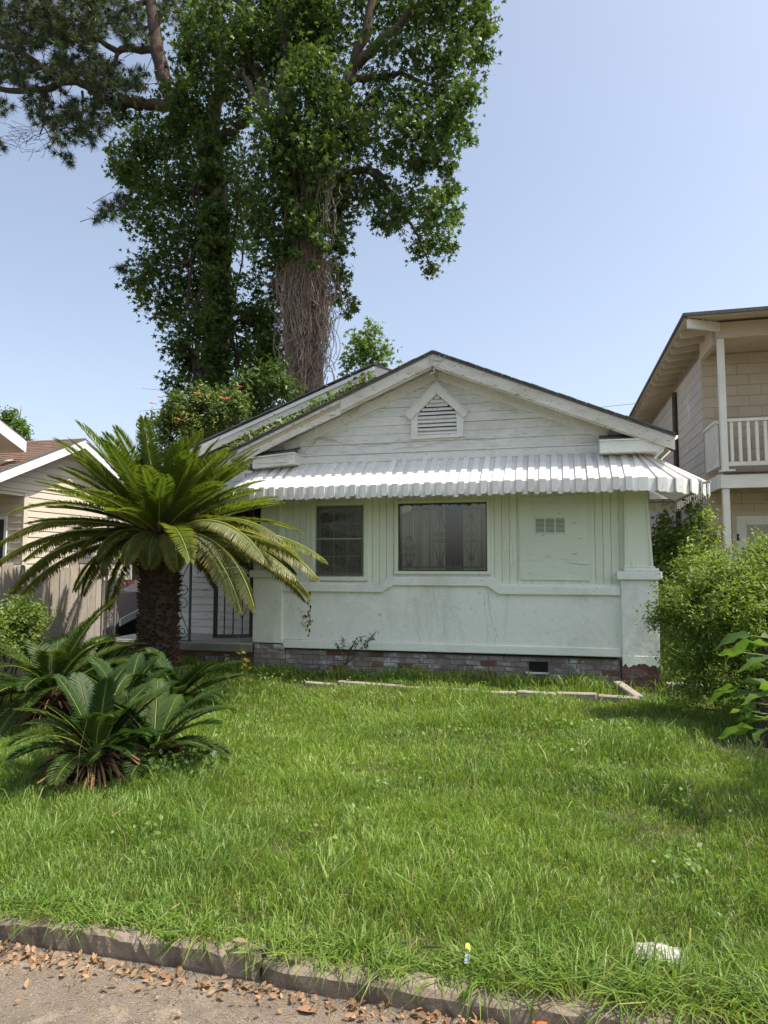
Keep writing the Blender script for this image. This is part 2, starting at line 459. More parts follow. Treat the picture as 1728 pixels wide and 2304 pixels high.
kerb = bpy.data.objects.new('kerb', None); COL.objects.link(kerb); kerb['kind'] = 'structure'; WL['kerb'] = Vector((0, 0, 0))
x = -11.0
joints = [-9.3, -7.6, -5.9, -4.3, -2.75, -1.13, 1.75, 3.4, 5.0, 6.6]
for j, x1 in enumerate(joints):
    n, k = 60, 5
    prof = [(2.72, -0.02), (2.63, 0.0), (2.566, -0.004), (2.553, -0.013), (2.556, -0.075), (2.57, -0.14)]
    mb = MB()
    for i in range(n + 1):
        xx = x + 0.008 + (x1 - x - 0.016) * i / n
        for q, (py, pz) in enumerate(prof):
            a = 0.0 if q in (0, 5) else 1.0
            e = 0.5 if i in (0, n) else 1
            mb.v.append((xx, py + a * R.normal(0, .004) + (0.012 if i in (0, n) and q in (2, 3, 4) else 0) + 0.012 * math.sin(xx * 2.1 + j), pz + a * R.normal(0, .003) + (.012 * math.sin(xx * 5.3 + q) * math.sin(xx * 3.1 + j) if q in (1, 2, 3) else 0) + 0.008 * math.sin(xx * 1.4 + 2 * j)))
    for i in range(n):
        for q in range(5):
            b = i * 6 + q
            mb.f.append((b, b + 1, b + 7, b + 6))
    mb.f.append(tuple(range(5, -1, -1))); mb.f.append(tuple(n * 6 + q for q in range(6)))
    mb.build('kerb_stone', M['kerb'], kerb)
    x = x1

# ------------------------------------------------------------------ the bungalow
Y0 = 8.93
XL, XR = -4.13, 1.27
HX, HZ = -1.475, 4.32          # front ridge
PITCH_R = 0.42
house = thing('house', 'white painted wooden bungalow with green white porch front and metal awning', 'house', (-1.4, Y0, 0))

# --- brick foundation
foundation = bpy.data.objects.new('foundation', None); COL.objects.link(foundation); foundation.parent = house
foundation.matrix_parent_inverse = Matrix.Translation(-WL[house.name]); WL[foundation.name] = Vector((0, 0, 0))
def brick_mesh(l, d, h, m, seed):
    mb = MB(); r = np.random.RandomState(seed)
    mb.box(0, l, 0, d, 0, h)
    mb.v = [(a + r.normal(0, .0025), b + r.normal(0, .002), c + r.normal(0, .002)) for a, b, c in mb.v]
    import bmesh
    me = mb.mesh('brick', m)
    bm = bmesh.new(); bm.from_mesh(me)
    bmesh.ops.bevel(bm, geom=bm.edges[:], offset=0.004, segments=1, affect='EDGES'); bm.to_mesh(me); bm.free()
    return me
BR = {k: [brick_mesh(.192, .09, .058, M[k], i) for i in range(3)] for k in ('brick', 'brickw')}
NB = 0
def brickwork(x0, x1, y, z0, courses, kind, hole=None, parent=foundation):
    global NB
    for c in range(courses):
        z = z0 + c * 0.068
        x = x0 - (0.1 if c % 2 else 0)
        while x < x1 - 0.02:
            a, b = max(x, x0), min(x + .192, x1)
            if b - a > .03 and not (hole and z > hole[2] - .03 and z < hole[3] - .03 and b > hole[0] and a < hole[1]):
                k = kind(c, a) if callable(kind) else kind
                o = put('brick', BR[k][NB % 3], parent, (a, y + R.normal(0, .003), z + R.normal(0, .0015)), (0, 0, R.normal(0, .008)), ((b - a) / .192, 1, 1))
                NB += 1
            x += .202
# pier bricks (right, bare red below; left worn white), wall course, porch base
brickwork(XR - .45, XR, Y0 + .004, -.03, 5, 'brick')
brickwork(XL + .02, XL + .47, Y0 + .01, .0, 6, 'brickw')
hole = (-.30, -.075, .155, .30)
brickwork(XL + .48, XR - .46, Y0 + .07, .0, 5, lambda c, x: 'brickw' if R.rand() < (.94 if c > 2 else .84) else 'brick', hole)
brickwork(-6.5, XL + .01, Y0 + .06, .0, 4, lambda c, x: 'brick' if R.rand() < .8 else 'brickw')
mb = MB()
mb.box(XL + .47, XR - .46, Y0 + .078, Y0 + .14, -.05, .352)
mb.box(XR - .445, XR - .005, Y0 + .012, Y0 + .40, -.05, .31)
mb.box(XL + .025, XL + .465, Y0 + .018, Y0 + .40, -.05, .41)
mb.box(-6.5, XL + .005, Y0 + .068, Y0 + .4, -.05, .275)
mb.build('mortar_bed', M['mortar'], foundation)
mb = MB(); mb.box(hole[0] - .005, hole[1] + .005, Y0 + .062, Y0 + .077, hole[2] - .005, hole[3] - .02); mb.build('crawl_opening', M['dark'], foundation)
mb = MB(); mb.box(hole[0] - .05, hole[1] + .02, Y0 + .04, Y0 + .075, hole[2] - .03, hole[2] - .008); mb.build('vent_ledge', M['trim'], foundation)

# --- piers, columns
def pier(name, x0, x1, z0, ztop, capx0, capx1):
    p = MB().box(x0, x1, Y0, Y0 + .42, z0, ztop - .105).build(name, M['stucco'], house, bevel=.012, seg=2)
    MB().box(capx0, capx1, Y0 - .045, Y0 + .46, ztop - .103, ztop).build('cap', M['stucco'], p, bevel=.012, seg=2)
    return p
pr = pier('pier', XR - .44, XR, .31, 1.436, XR - .485, XR + .045)
MB().box(XR - .405, XR + .015, Y0 - .012, Y0 + .40, 1.438, 1.475).build('plinth', M['stucco'], pr, bevel=.008)
pl = pier('pier', XL, XL + .44, .42, 1.44, XL - .04, XL + .45)
# worn stucco skirt at the foot of the right pier
mb = MB(); pts = []
for i in range(15):
    xx = XR - .438 + .436 * i / 14
    pts.append((xx, Y0 - .006, .29 + R.uniform(-.035, .02)))
mb.prism([(XR - .438, Y0 - .006, .395)] + pts + [(XR - .002, Y0 - .006, .395)], (0, .02, 0))
mb.build('flaking_skirt', M['stucco'], pr)
def column(x0b, x1b, x0t, x1t, zb, zt, par):
    yb0, yb1, yt0, yt1 = Y0 + .03, Y0 + .35, Y0 + .07, Y0 + .31
    mb = MB()
    mb.v = [(x0b, yb0, zb), (x1b, yb0, zb), (x1b, yb1, zb), (x0b, yb1, zb), (x0t, yt0, zt), (x1t, yt0, zt), (x1t, yt1, zt), (x0t, yt1, zt)]
    mb.f = [(0, 3, 2, 1), (4, 5, 6, 7), (0, 1, 5, 4), (1, 2, 6, 5), (2, 3, 7, 6), (3, 0, 4, 7)]
    o = mb.build('column', M['board'], house, bevel=.004)
    m2 = MB()
    for (a, b) in ((x0b, x0t), (x1b - .03, x1t - .03)):
        m2.v += [(a, yb0 - .012, zb + .01), (a + .03, yb0 - .012, zb + .01), (a + .03, yb0 + .002, zb + .01), (a, yb0 + .002, zb + .01),
                 (b, yt0 - .012, zt), (b + .03, yt0 - .012, zt), (b + .03, yt0 + .002, zt), (b, yt0 + .002, zt)]
        k = len(m2.v) - 8
        m2.f += [tuple(k + i for i in q) for q in ((0, 3, 2, 1), (4, 5, 6, 7), (0, 1, 5, 4), (1, 2, 6, 5), (2, 3, 7, 6), (3, 0, 4, 7))]
    m2.build('corner_strip', M['board'], o)
    m3 = MB(); m3.box(x0b - .02, x1b + .02, yb0 - .02, yb1 + .02, zb - .001, zb + .025); m3.build('base_mould', M['board'], o, bevel=.006)
    return o
column(XR - .385, XR - .045, XR - .36, XR - .10, 1.477, 2.72, pr)
column(XL + .06, XL + .40, XL + .10, XL + .36, 1.445, 2.72, pl)

# --- stucco parapet with base band and stepped coping
YW = Y0 + .05
MB().box(XL + .44, XR - .44, YW, YW + .22, .475, 1.27).build('parapet', M['stucco'], house)
mb = MB(); mb.prism([(XL + .441, YW - .028, .355), (XR - .441, YW - .028, .372), (XR - .441, YW - .028, .478), (XR - .441, YW - .001, .495), (XL + .441, YW - .001, .492), (XL + .441, YW - .028, .472)][:3] +
                    [(XL + .441, YW - .028, .470)], (0, .2, 0))
mb.build('base_band', M['stucco'], house, bevel=.008)
mb = MB(); mb.box(XL + .50, XR - .5, YW - .02, YW + .2, .346, .354); mb.build('painted_shadow_line', M['dark'], house)  # black strip painted in as the shadow under the base band
zlo, zhi = (1.14, 1.245), (1.225, 1.345)
top = [(XL + .441, 1.252), (-2.30, 1.248), (-2.14, 1.35), (-.76, 1.355), (-.61, 1.245), (XR - .441, 1.238)]
bot = [(XL + .441, 1.142), (-2.24, 1.140), (-2.09, 1.237), (-.825, 1.236), (-.675, 1.133), (XR - .441, 1.135)]
pts = [(a, YW - .045, b) for a, b in bot] + [(a, YW - .045, b) for a, b in reversed(top)]
MB().prism(pts, (0, .12, 0)).build('coping', M['stucco'], house, bevel=.008)
# painted scar line and rust stain, dried plaster flakes on the parapet
mb = MB()
def sy(x): return YW - .004
for k in range(26):
    z = 1.13 - .62 * (k / 26.0) + R.normal(0, .01); xx = -3.30 + .02 * math.sin(k * .9) + R.normal(0, .006)
    w, h = R.uniform(.004, .016), R.uniform(.012, .035)
    mb.prism([(xx - w, sy(xx), z), (xx + R.normal(0, .004), sy(xx), z - h), (xx + w, sy(xx), z - R.uniform(0, .01)), (xx + R.normal(0, .006), sy(xx), z + h * .8)], (0, .006, 0))
mb.build('plaster_crack', M['rust'], house)
mb = MB()
for k in range(40):
    a = R.uniform(0, 6.3); xx = -3.36 + R.normal(0, .055); z = .75 + R.normal(0, .07)
    r = R.uniform(.005, .022)
    mb.prism([(xx + r * math.cos(t) * R.uniform(.5, 1.2), sy(xx) + .0015, z + r * 1.3 * math.sin(t) * R.uniform(.5, 1.2)) for t in np.linspace(0, 5.5, 6)], (0, .004, 0))
tag(mb.build('rust_stain', mat('rust stain', (0.40, 0.31, 0.15), (0.50, 0.52, 0.42), 12, rough=.9), house), kind='stuff')

# --- vertical porch boards round the openings
YB = Y0 + .11
W1 = (-3.237, -2.522, 1.345, 2.35)
W2 = (-2.035, -.827, 1.43, 2.352)
x = XL + .36; nb = 0
while x < XR - .28:
    x1 = min(x + .098, XR - .28)
    spans = [(1.2, 2.9)]
    for (a, b, c, d) in (W1, W2):
        if x1 > a and x < b:
            aa, bb = a, b
            spans = [(1.2, c), (d, 2.9)]
            if x < a - .01 or x1 > b + .01:        # board cut along the opening: keep the sliver beside it
                xa, xb = (x, a) if x < a - .01 else (b, x1)
                MB().box(xa + .002, xb - .002, YB, YB + .02, c, d).build('wall_board', M['board'], house)
    for (za, zb) in spans:
        if zb - za > .02:
            MB().box(x + .0024, x1 - .0024, YB + R.normal(0, .0012), YB + .02, za, zb).build('wall_board', M['board'], house)
    x = x1
mb = MB()
def backing(x0, x1, z0, z1): mb.box(x0, x1, YB + .0205, YB + .06, z0, z1)
backing(XL + .3, W1[0], 1.2, 2.95); backing(W1[1], W2[0], 1.2, 2.95); backing(W2[1], XR - .2, 1.2, 2.95)
backing(W1[0], W1[1], 1.2, W1[2]); backing(W1[0], W1[1], W1[3], 2.95); backing(W2[0], W2[1], 1.2, W2[2]); backing(W2[0], W2[1], W2[3], 2.95)
mb.build('wall_backing', M['board'], house)

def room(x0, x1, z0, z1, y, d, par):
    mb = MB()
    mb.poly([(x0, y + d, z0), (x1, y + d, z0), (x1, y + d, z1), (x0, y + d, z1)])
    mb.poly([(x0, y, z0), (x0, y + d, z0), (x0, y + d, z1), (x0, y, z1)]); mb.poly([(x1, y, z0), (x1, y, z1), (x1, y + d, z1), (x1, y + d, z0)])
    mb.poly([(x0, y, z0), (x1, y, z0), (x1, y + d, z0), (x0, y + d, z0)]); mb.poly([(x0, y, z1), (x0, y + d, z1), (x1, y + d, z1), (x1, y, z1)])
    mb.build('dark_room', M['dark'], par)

def window(x0, x1, z0, z1, y, casing, m, sill=True, name='window', par=house, proud=.022):
    w = bpy.data.objects.new(name, None); COL.objects.link(w); w.parent = par; w.matrix_parent_inverse = Matrix.Translation(-WL[par.name]); WL[w.name] = Vector((0, 0, 0))
    c = casing
    MB().box(x0 - c, x0, y - proud, y + .05, z0 - c * .9, z1 + c * .9).build('casing', m, w, bevel=.003)
    MB().box(x1, x1 + c, y - proud, y + .05, z0 - c * .9, z1 + c * .9).build('casing', m, w, bevel=.003)
    MB().box(x0 + .001, x1 - .001, y - proud + .002, y + .05, z1, z1 + c * .9).build('casing', m, w, bevel=.003)
    if sill: MB().box(x0 - c * 1.02, x1 + c * 1.02, y - proud - .018, y + .05, z0 - c * .9, z0).build('sill', m, w, bevel=.003)
    return w
def frame_bars(mb, x0, x1, z0, z1, y0, y1, t):
    mb.box(x0, x0 + t, y0, y1, z0, z1); mb.box(x1 - t, x1, y0, y1, z0, z1)
    mb.box(x0 + t, x1 - t, y0, y1, z0, z0 + t); mb.box(x0 + t, x1 - t, y0, y1, z1 - t, z1)
# left window: two sashes of six lights behind a dusty screen
w1 = window(W1[0], W1[1], W1[2], W1[3], YB, .055, M['board'])
x0, x1, z0, z1 = W1
mb = MB(); frame_bars(mb, x0, x1, z0, z1, YB - .004, YB + .03, .016); mb.build('screen_frame', M['sash'], w1)
mb = MB(); mb.poly([(x0 + .016, YB + .012, z0 + .016), (x1 - .016, YB + .012, z0 + .016), (x1 - .016, YB + .012, z1 - .016), (x0 + .016, YB + .012, z1 - .016)]); mb.build('insect_screen', M['screen'], w1)
zm = z0 + (z1 - z0) * .53
mb = MB(); mb.box(x0 + .016, x1 - .016, YB + .002, YB + .02, zm - .007, zm + .007); mb.build('meeting_bar', M['sash'], w1)
mb = MB(); frame_bars(mb, x0 + .02, x1 - .02, z0 + .02, z1 - .02, YB + .045, YB + .075, .04)
mb.box(x0 + .06, x1 - .06, YB + .045, YB + .075, zm - .02, zm + .02)
mb.build('sash', M['board'], w1)
xs_ = np.linspace(x0 + .06, x1 - .06, 4)
for (za, zb) in ((z0 + .06, zm - .02), (zm + .02, z1 - .06)):
    for xx in xs_[1:3]: MB().box(xx - .011, xx + .011, YB + .05, YB + .07, za, zb).build('muntin', M['board'], w1)
    zc = (za + zb) / 2
    for i in range(3):
        a, b = xs_[i] + (.0115 if i else 0), xs_[i + 1] - (.0115 if i < 2 else 0)
        MB().box(a, b, YB + .051, YB + .069, zc - .011, zc + .011).build('muntin', M['board'], w1)
        for (zp, zq) in ((za, zc - .0115), (zc + .0115, zb)):
            if i == 0 and zp < zm and zq > zc: pass
            MB().poly([(a, YB + .06, zp), (b, YB + .06, zp), (b, YB + .06, zq), (a, YB + .06, zq)]).build('pane', M['glass'], w1)
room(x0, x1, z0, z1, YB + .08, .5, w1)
MB().box(x0 + .1, x0 + .31, YB + .20, YB + .23, z0 + .12, z0 + .30).build('leaning_card', M['sash'], w1)
# middle window: one fixed pane, iron grille and curtains behind it
w2 = window(W2[0], W2[1], W2[2], W2[3], YB, .045, M['board'])
x0, x1, z0, z1 = W2
mb = MB(); frame_bars(mb, x0, x1, z0, z1, YB + .0, YB + .045, .014); mb.build('frame', M['darksash'], w2)
MB().poly([(x0 + .014, YB + .02, z0 + .014), (x1 - .014, YB + .02, z0 + .014), (x1 - .014, YB + .02, z1 - .014), (x0 + .014, YB + .02, z1 - .014)]).build('pane', M['glass'], w2)
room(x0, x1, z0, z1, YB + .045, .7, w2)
gr = bpy.data.objects.new('grille', None); COL.objects.link(gr); gr.parent = w2; WL[gr.name] = Vector((0, 0, 0))
gx0, gx1, gz0, gz1 = x0 + .045, x1 - .06, z0 + .05, z1 - .065
mb = MB()
yg = YB + .055
def scroll(cx, cz, r, turns=1.4, a0=0.0, sgn=1, y=None, n=16):
    pts = []
    for i in range(n + 1):
        t = i / n; a = a0 + sgn * turns * 2 * math.pi * t; rr = r * (1 - .78 * t)
        pts.append((cx + rr * math.cos(a), y, cz + rr * math.sin(a)))
    return pts
def arc(p, q, bul, y, n=10):
    p = np.array(p); q = np.array(q); d = q - p; nn = np.array([-d[1], d[0]])
    return [(*(p + d * t + nn * bul * math.sin(math.pi * t)),) for t in np.linspace(0, 1, n + 1)]
mb.box(gx0, gx1, yg - .01, yg + .01, gz1 - .016, gz1); mb.box(gx0, gx1, yg - .01, yg + .01, gz0, gz0 + .016)
bars = np.linspace(gx0 + .10, gx1 - .02, 8)
for bx in bars: mb.box(bx - .006, bx + .006, yg - .006, yg + .006, gz0 + .016, gz1 - .016)
def heart(cx, zc, h):
    for sg in (-1, 1):
        for up in (1, -1):
            pts = [(cx + sg * .008, yg - .012, zc + up * h), (cx + sg * .05, yg - .012, zc + up * h * .6), (cx + sg * .085, yg - .012, zc + up * h * .28), (cx + sg * .075, yg - .012, zc + up * .05)]
            pts += scroll(cx + sg * .045, zc + up * .048, .036, 1.2, 0 if sg > 0 else math.pi, -sg * up, yg - .012)
            mb.tube(pts, .0042, 5)
            mb.tube(scroll(cx + sg * .03, zc + up * (h - .012), .026, 1.1, math.pi / 2, sg, yg - .012), .0038, 5)
heart(bars[0], gz0 + .22, .20); heart(bars[3], gz0 + .40, .36); heart(bars[6], gz0 + .40, .30)
mb.build('bars', M['iron'], gr)
def drape(xa, xb, m, y, amp=.02, per=.07):
    mb = MB(); n = int((xb - xa) / .012)
    for i in range(n + 1):
        xx = xa + (xb - xa) * i / n; yy = y + amp * math.sin(xx / per * 6.28 + .8 * math.sin(xx * 9))
        mb.v += [(xx, yy, z0 + .0), (xx, yy, z1)]
    mb.f = [(2 * i, 2 * i + 2, 2 * i + 3, 2 * i + 1) for i in range(n)]
    return mb.build('curtain', m, w2, smooth=True)
drape(x0 + .02, x0 + .65, M['curtain'], YB + .10); drape(x0 + .64, x0 + .88, M['drape'], YB + .085, .006); drape(x0 + .87, x1 - .01, M['curtain'], YB + .10)
MB().prism([(x0 + .045, YB + .03, z1 - .03), (x0 + .20, YB + .03, z1 - .03), (x0 + .17, YB + .035, z1 - .10), (x0 + .04, YB + .035, z1 - .14)], (0, .003, 0)).build('torn_blind', M['board'], w2)

# flaking plywood sheet with a pressed vent
pa, pb = at_y(1169, 1200, YB), at_y(1323, 1200, YB)
ply = MB().prism([(pa[0], YB - .02, 1.325), (pb[0] + .012, YB - .022, 1.315), (pb[0] - .005, YB - .02, 2.42), (pa[0] - .006, YB - .018, 2.40)], (0, .017, 0)).build('plywood_sheet', M['ply'], house)
mb = MB()
for k in range(30):
    xx = R.uniform(pa[0] + .05, pb[0] - .08); z = R.choice([R.uniform(1.36, 1.75), R.uniform(2.15, 2.36)]); w = R.uniform(.03, .14); h = R.uniform(.006, .03)
    mb.prism([(xx, YB - .024, z), (xx + w, YB - .024, z + R.normal(0, .008)), (xx + w * .9, YB - .028, z - h), (xx + w * .1, YB - .028, z - h * 1.1)], (0, .004, 0))
mb.prism([(pb[0] - .24, YB - .03, 1.575), (pb[0] + .01, YB - .03, 1.55), (pb[0], YB - .034, 1.518), (pb[0] - .12, YB - .036, 1.53), (pb[0] - .235, YB - .034, 1.545)], (0, .006, 0))
mb.build('peeling_veneer', M['ply'], ply)
va, vb = at_y(1201, 1164, YB), at_y(1275, 1202, YB)
vent = MB().box(va[0], vb[0], YB - .029, YB - .0195, vb[2], va[2]).build('wall_vent', M['board'], house, bevel=.004)
mb = MB(); ms = MB()
for i in range(3):
    a = va[0] + .022 + i * (vb[0] - va[0] - .03) / 3; b = a + (vb[0] - va[0] - .03) / 3 - .016
    mb.box(a, b, YB - .0305, YB - .0292, vb[2] + .018, va[2] - .018)
    for k in range(12):
        z = vb[2] + .02 + k * (va[2] - vb[2] - .045) / 11
        ms.prism([(a, YB - .031, z), (a, YB - .039, z), (a, YB - .032, z + .009)], (b - a, 0, 0))
mb.build('vent_hole', M['dark'], vent); ms.build('louvre', M['board'], vent)

# --- gable: clapboards, frieze, vent
YG = Y0 + .04
def roof_z(x): return HZ - PITCH_R * abs(x - HX)
z = 3.065; k = 0
while z < 4.2:
    zt = z + .122
    def half(zz): return (HZ - .10 - zz) / PITCH_R
    a = min(half(z), 2.72); b = min(max(half(zt), .02), 2.72)
    cx = HX + .01
    off = .022 + R.normal(0, .002); tl = R.normal(0, .003)
    MB().prism([(cx - a, YG - off, z + .003 + tl), (cx + a, YG - off, z + .003 - tl), (cx + b, YG - off + .010, zt), (cx - b, YG - off + .010, zt)], (0, .02, 0)).build('clapboard', M['gable'], house)
    z = zt; k += 1
mb = MB(); mb.prism([(XL + .1, YG + .012, 2.5), (XR - .1, YG + .012, 2.5), (XR - .1, YG + .012, 3.1), (HX, YG + .012, HZ - .1), (XL + .1, YG + .012, 3.1)], (0, .05, 0)); mb.build('gable_backing', M['gable'], house)
MB().box(-3.46, .66, YG - .022, YG + .011, 2.935, 3.045).build('frieze_board', M['trim'], house, bevel=.004)
MB().box(-3.46, .66, YG - .040, YG + .010, 3.047, 3.066).build('drip_cap', M['trim'], house, bevel=.003)
MB().box(-3.9, 1.0, YG - .014, YG + .011, 2.80, 2.933).build('frieze_board', M['board'], house)
for sg in (-1, 1):
    p = (HX + sg * .02, YG - .03, HZ - .235); q = (HX + sg * 2.2, YG - .03, HZ - .235 - 2.18 * PITCH_R)
    MB().bar(p, q, .018, .13, (0, 0, 1)).build('rake_frieze', M['trim'], house)
# attic vent
gv = bpy.data.objects.new('gable_vent', None); COL.objects.link(gv); gv.parent = house; gv.matrix_parent_inverse = Matrix.Translation(-WL[house.name]); WL[gv.name] = Vector((0, 0, 0))
def gp(px, py): p = at_y(860 + px / 6.912, 850 + py / 6.912, YG - .03); return p
def gface(pts, name, m, d0, d1):
    q = [gp(*p) for p in pts]
    MB().prism([(a[0], YG - d0, a[2]) for a in q], (0, d0 - d1, 0)).build(name, m, gv, bevel=.003)
bl, br, tl, tr, ap = gp(555, 905), gp(1162, 870), gp(560, 545), gp(1150, 520), gp(852, 255)
gface([(450, 910), (552, 906), (556, 560), (455, 660)], 'jamb', M['trim'], .05, .012)
gface([(1162, 872), (1262, 868), (1266, 620), (1152, 520)], 'jamb', M['trim'], .05, .012)
gface([(445, 965), (1262, 918), (1262, 868), (445, 912)], 'sill', M['trim'], .065, .012)
gface([(365, 582), (850, 80), (852, 255), (447, 665)], 'rake', M['trim'], .07, .012)
gface([(1345, 535), (1268, 622), (852, 255), (850, 80)], 'rake', M['trim'], .072, .012)
gface([(356, 575), (850, 62), (850, 80), (365, 585)], 'moulding', M['trim'], .095, .012)
gface([(1358, 530), (1348, 540), (850, 80), (850, 62)], 'moulding', M['trim'], .095, .012)
MB().prism([(bl[0], YG - .016, bl[2]), (br[0], YG - .016, bl[2]), (tr[0], YG - .016, tr[2]), (ap[0], YG - .016, ap[2]), (tl[0], YG - .016, tr[2])], (0, .003, 0)).build('vent_hole', M['dark'], gv)
nz = 10
for i in range(nz):
    z = bl[2] + .012 + i * (ap[2] - bl[2] - .02) / nz
    zz = z + .03
    if zz < tr[2]: a, b = bl[0], br[0]
    else:
        t = (zz - tr[2]) / (ap[2] - tr[2]); a = bl[0] + (ap[0] - bl[0]) * t; b = br[0] + (ap[0] - br[0]) * t
    if b - a < .02: continue
    MB().prism([(a, YG - .052, z), (a, YG - .046, z - .004), (a, YG - .017, z + .034), (a, YG - .022, z + .040)], (b - a, 0, 0)).build('slat', M['trim'], gv)

# --- front roof
OV = Y0 - .29
def roof_part(name, par, hx, hz, pitch, xl, xr, y0, y1, t=.03, m=M['shingle']):
    mb = MB()
    for sg, xe in ((-1, xl), (1, xr)):
        ze = hz - pitch * abs(xe - hx)
        mb.prism([(hx, y0, hz), (xe, y0, ze), (xe, y0, ze - t), (hx, y0, hz - t)], (0, y1 - y0, 0))
    return mb.build(name, m, par)
EL, ER = HX - 2.93, HX + 2.95
roof = roof_part('roof', house, HX, HZ, PITCH_R, EL, ER, OV - .015, 15.0, .028)
mb = MB()
for sg, xe in ((-1, EL + .02), (1, ER - .02)):     # board soffit under the overhang
    ze = HZ - PITCH_R * abs(xe - HX)
    mb.prism([(HX, OV + .03, HZ - .03), (xe, OV + .03, ze - .03), (xe, OV + .03, ze - .05), (HX, OV + .03, HZ - .05)], (0, 8, 0))
mb.build('soffit', M['fascia'], roof)
# ragged shingle ends along the rakes
sh = [MB().box(-.5, .5, 0, 1, 0, 1).mesh('shingle', M['shingle']) for _ in range(1)][0]
for sg, xe in ((-1, EL), (1, ER)):
    n = 26; L = abs(xe - HX); a = math.atan(PITCH_R)
    for i in range(n):
        t = (i + .5) / n; xx = HX + sg * L * t
        for lay in range(2):
            put('shingle', sh, roof, (xx, OV - .035 - R.uniform(0, .018), roof_z(xx) + .001 + lay * .007), (0, sg * (a + R.normal(.015, .012)), 0), (L / n * R.uniform(.96, 1.12), .14, .006 + R.uniform(0, .004)))
def rake(hx, hz, pitch, x_from, x_to, y, top, h, th, name='rake_board', m=M['fascia'], par=house, sag=0):
    mb = MB(); pts = []
    n = 8
    for i in range(n + 1):
        xx = x_from + (x_to - x_from) * i / n; pts.append((xx, y, hz - pitch * abs(xx - hx) - top - sag * math.sin(math.pi * i / n)))
    for i in range(n, -1, -1):
        p = pts[i]; pts.append((p[0], y, p[2] - h))
    return mb.prism(pts, (0, th, 0)).build(name, m, par)
xb = -2.75
rake(HX, HZ, PITCH_R, HX, ER - .01, OV, .03, .155, .028)
rake(HX, HZ, PITCH_R, HX + .03, ER - .25, OV + .0285, .12, .085, .03, 'rake_moulding')
rake(HX, HZ, PITCH_R, HX - .001, xb, OV, .03, .15, .028)
rake(HX, HZ, PITCH_R, HX - .03, xb, OV + .0285, .13, .075, .03, 'rake_moulding')
rake(HX, HZ, PITCH_R, xb - .003, EL + .25, OV + .012, .125, .10, .028, sag=-.012)
rake(HX, HZ, PITCH_R, xb - .003, EL + .02, OV - .01, .022, .05, .02, 'edge_strip')
rake(HX, HZ, PITCH_R, xb - .003, EL + .05, OV + .006, .078, .042, .02, 'edge_strip', mat('bare yellowed wood', (.52, .42, .27), (.42, .33, .2), 4, rough=.85))
# hanging broken moulding at the left eave
MB().bar((EL + .28, OV + .02, 3.10), (EL + .02, OV + .05, 2.86), .03, .045).build('loose_moulding', M['fascia'], house)
MB().bar((EL + .18, OV + .05, 3.02), (EL + .30, OV + .08, 2.90), .014, .02).build('loose_moulding', M['fascia'], house)
# rafter tail ends and broken lath at the right eave
MB().bar((ER - .03, OV + .02, 3.02), (ER + .06, OV + .25, 3.10), .02, .03).build('eave_lath', M['fascia'], house)
MB().bar((ER - .10, OV + .05, 2.97), (ER - .02, OV + .05, 2.90), .016, .05).build('eave_lath', M['rust'], house)
MB().bar((ER - .10, OV + .03, 2.98), (ER - .24, OV + .06, 2.80), .02, .025).build('eave_lath', M['fascia'], house)
MB().box(ER - .03, ER - .005, OV + .03, 15, 2.93, 3.03).build('eave_board', M['fascia'], house)
MB().box(EL + .005, EL + .03, OV + .03, 15, 2.93, 3.03).build('eave_board', M['fascia'], house)
# cornice returns
def ret(x0, x1, z0, z1, zt, tilt):
    o = MB().prism([(x0, OV + .04, z0), (x1, OV + .04, z0 + tilt), (x1, OV + .04, z1 + tilt), (x0, OV + .04, z1)], (0, .37, 0)).build('cornice_return', M['trim'], house, bevel=.004)
    MB().prism([(x0 - .01, OV + .015, z1 + .001), (x1 + .01, OV + .015, z1 + tilt + .001), (x1 + .01, OV + .015, z1 + tilt + .016), (x0 - .01, OV + .015, z1 + .016)], (0, .40, 0)).build('drip_edge', M['trim'], o)
    mb = MB()
    for k in range(5):
        y = OV + .03 + k * .075; d = (zt - z1) * k / 5
        for i in range(7):
            a = x0 + (x1 - x0) * i / 7; tt = tilt * (i + .5) / 7
            zz = z1 + .017 + tt + d + R.uniform(0, .006)
            mb.prism([(a + .003, y, zz), (a + (x1 - x0) / 7 - .003, y, zz), (a + (x1 - x0) / 7 - .003, y + .09, zz + (zt - z1) / 5), (a + .003, y + .09, zz + (zt - z1) / 5)], (0, 0, .008))
    mb.build('shingles', M['shingle'], o)
ret(.605, 1.345, 2.90, 3.045, 3.17, -.005)
ret(-4.05, -3.43, 2.86, 3.00, 3.14, .05)
MB().box(-3.98, -3.52, OV + .022, OV + .04, 2.93, 2.98).build('return_panel', M['fascia'], house)

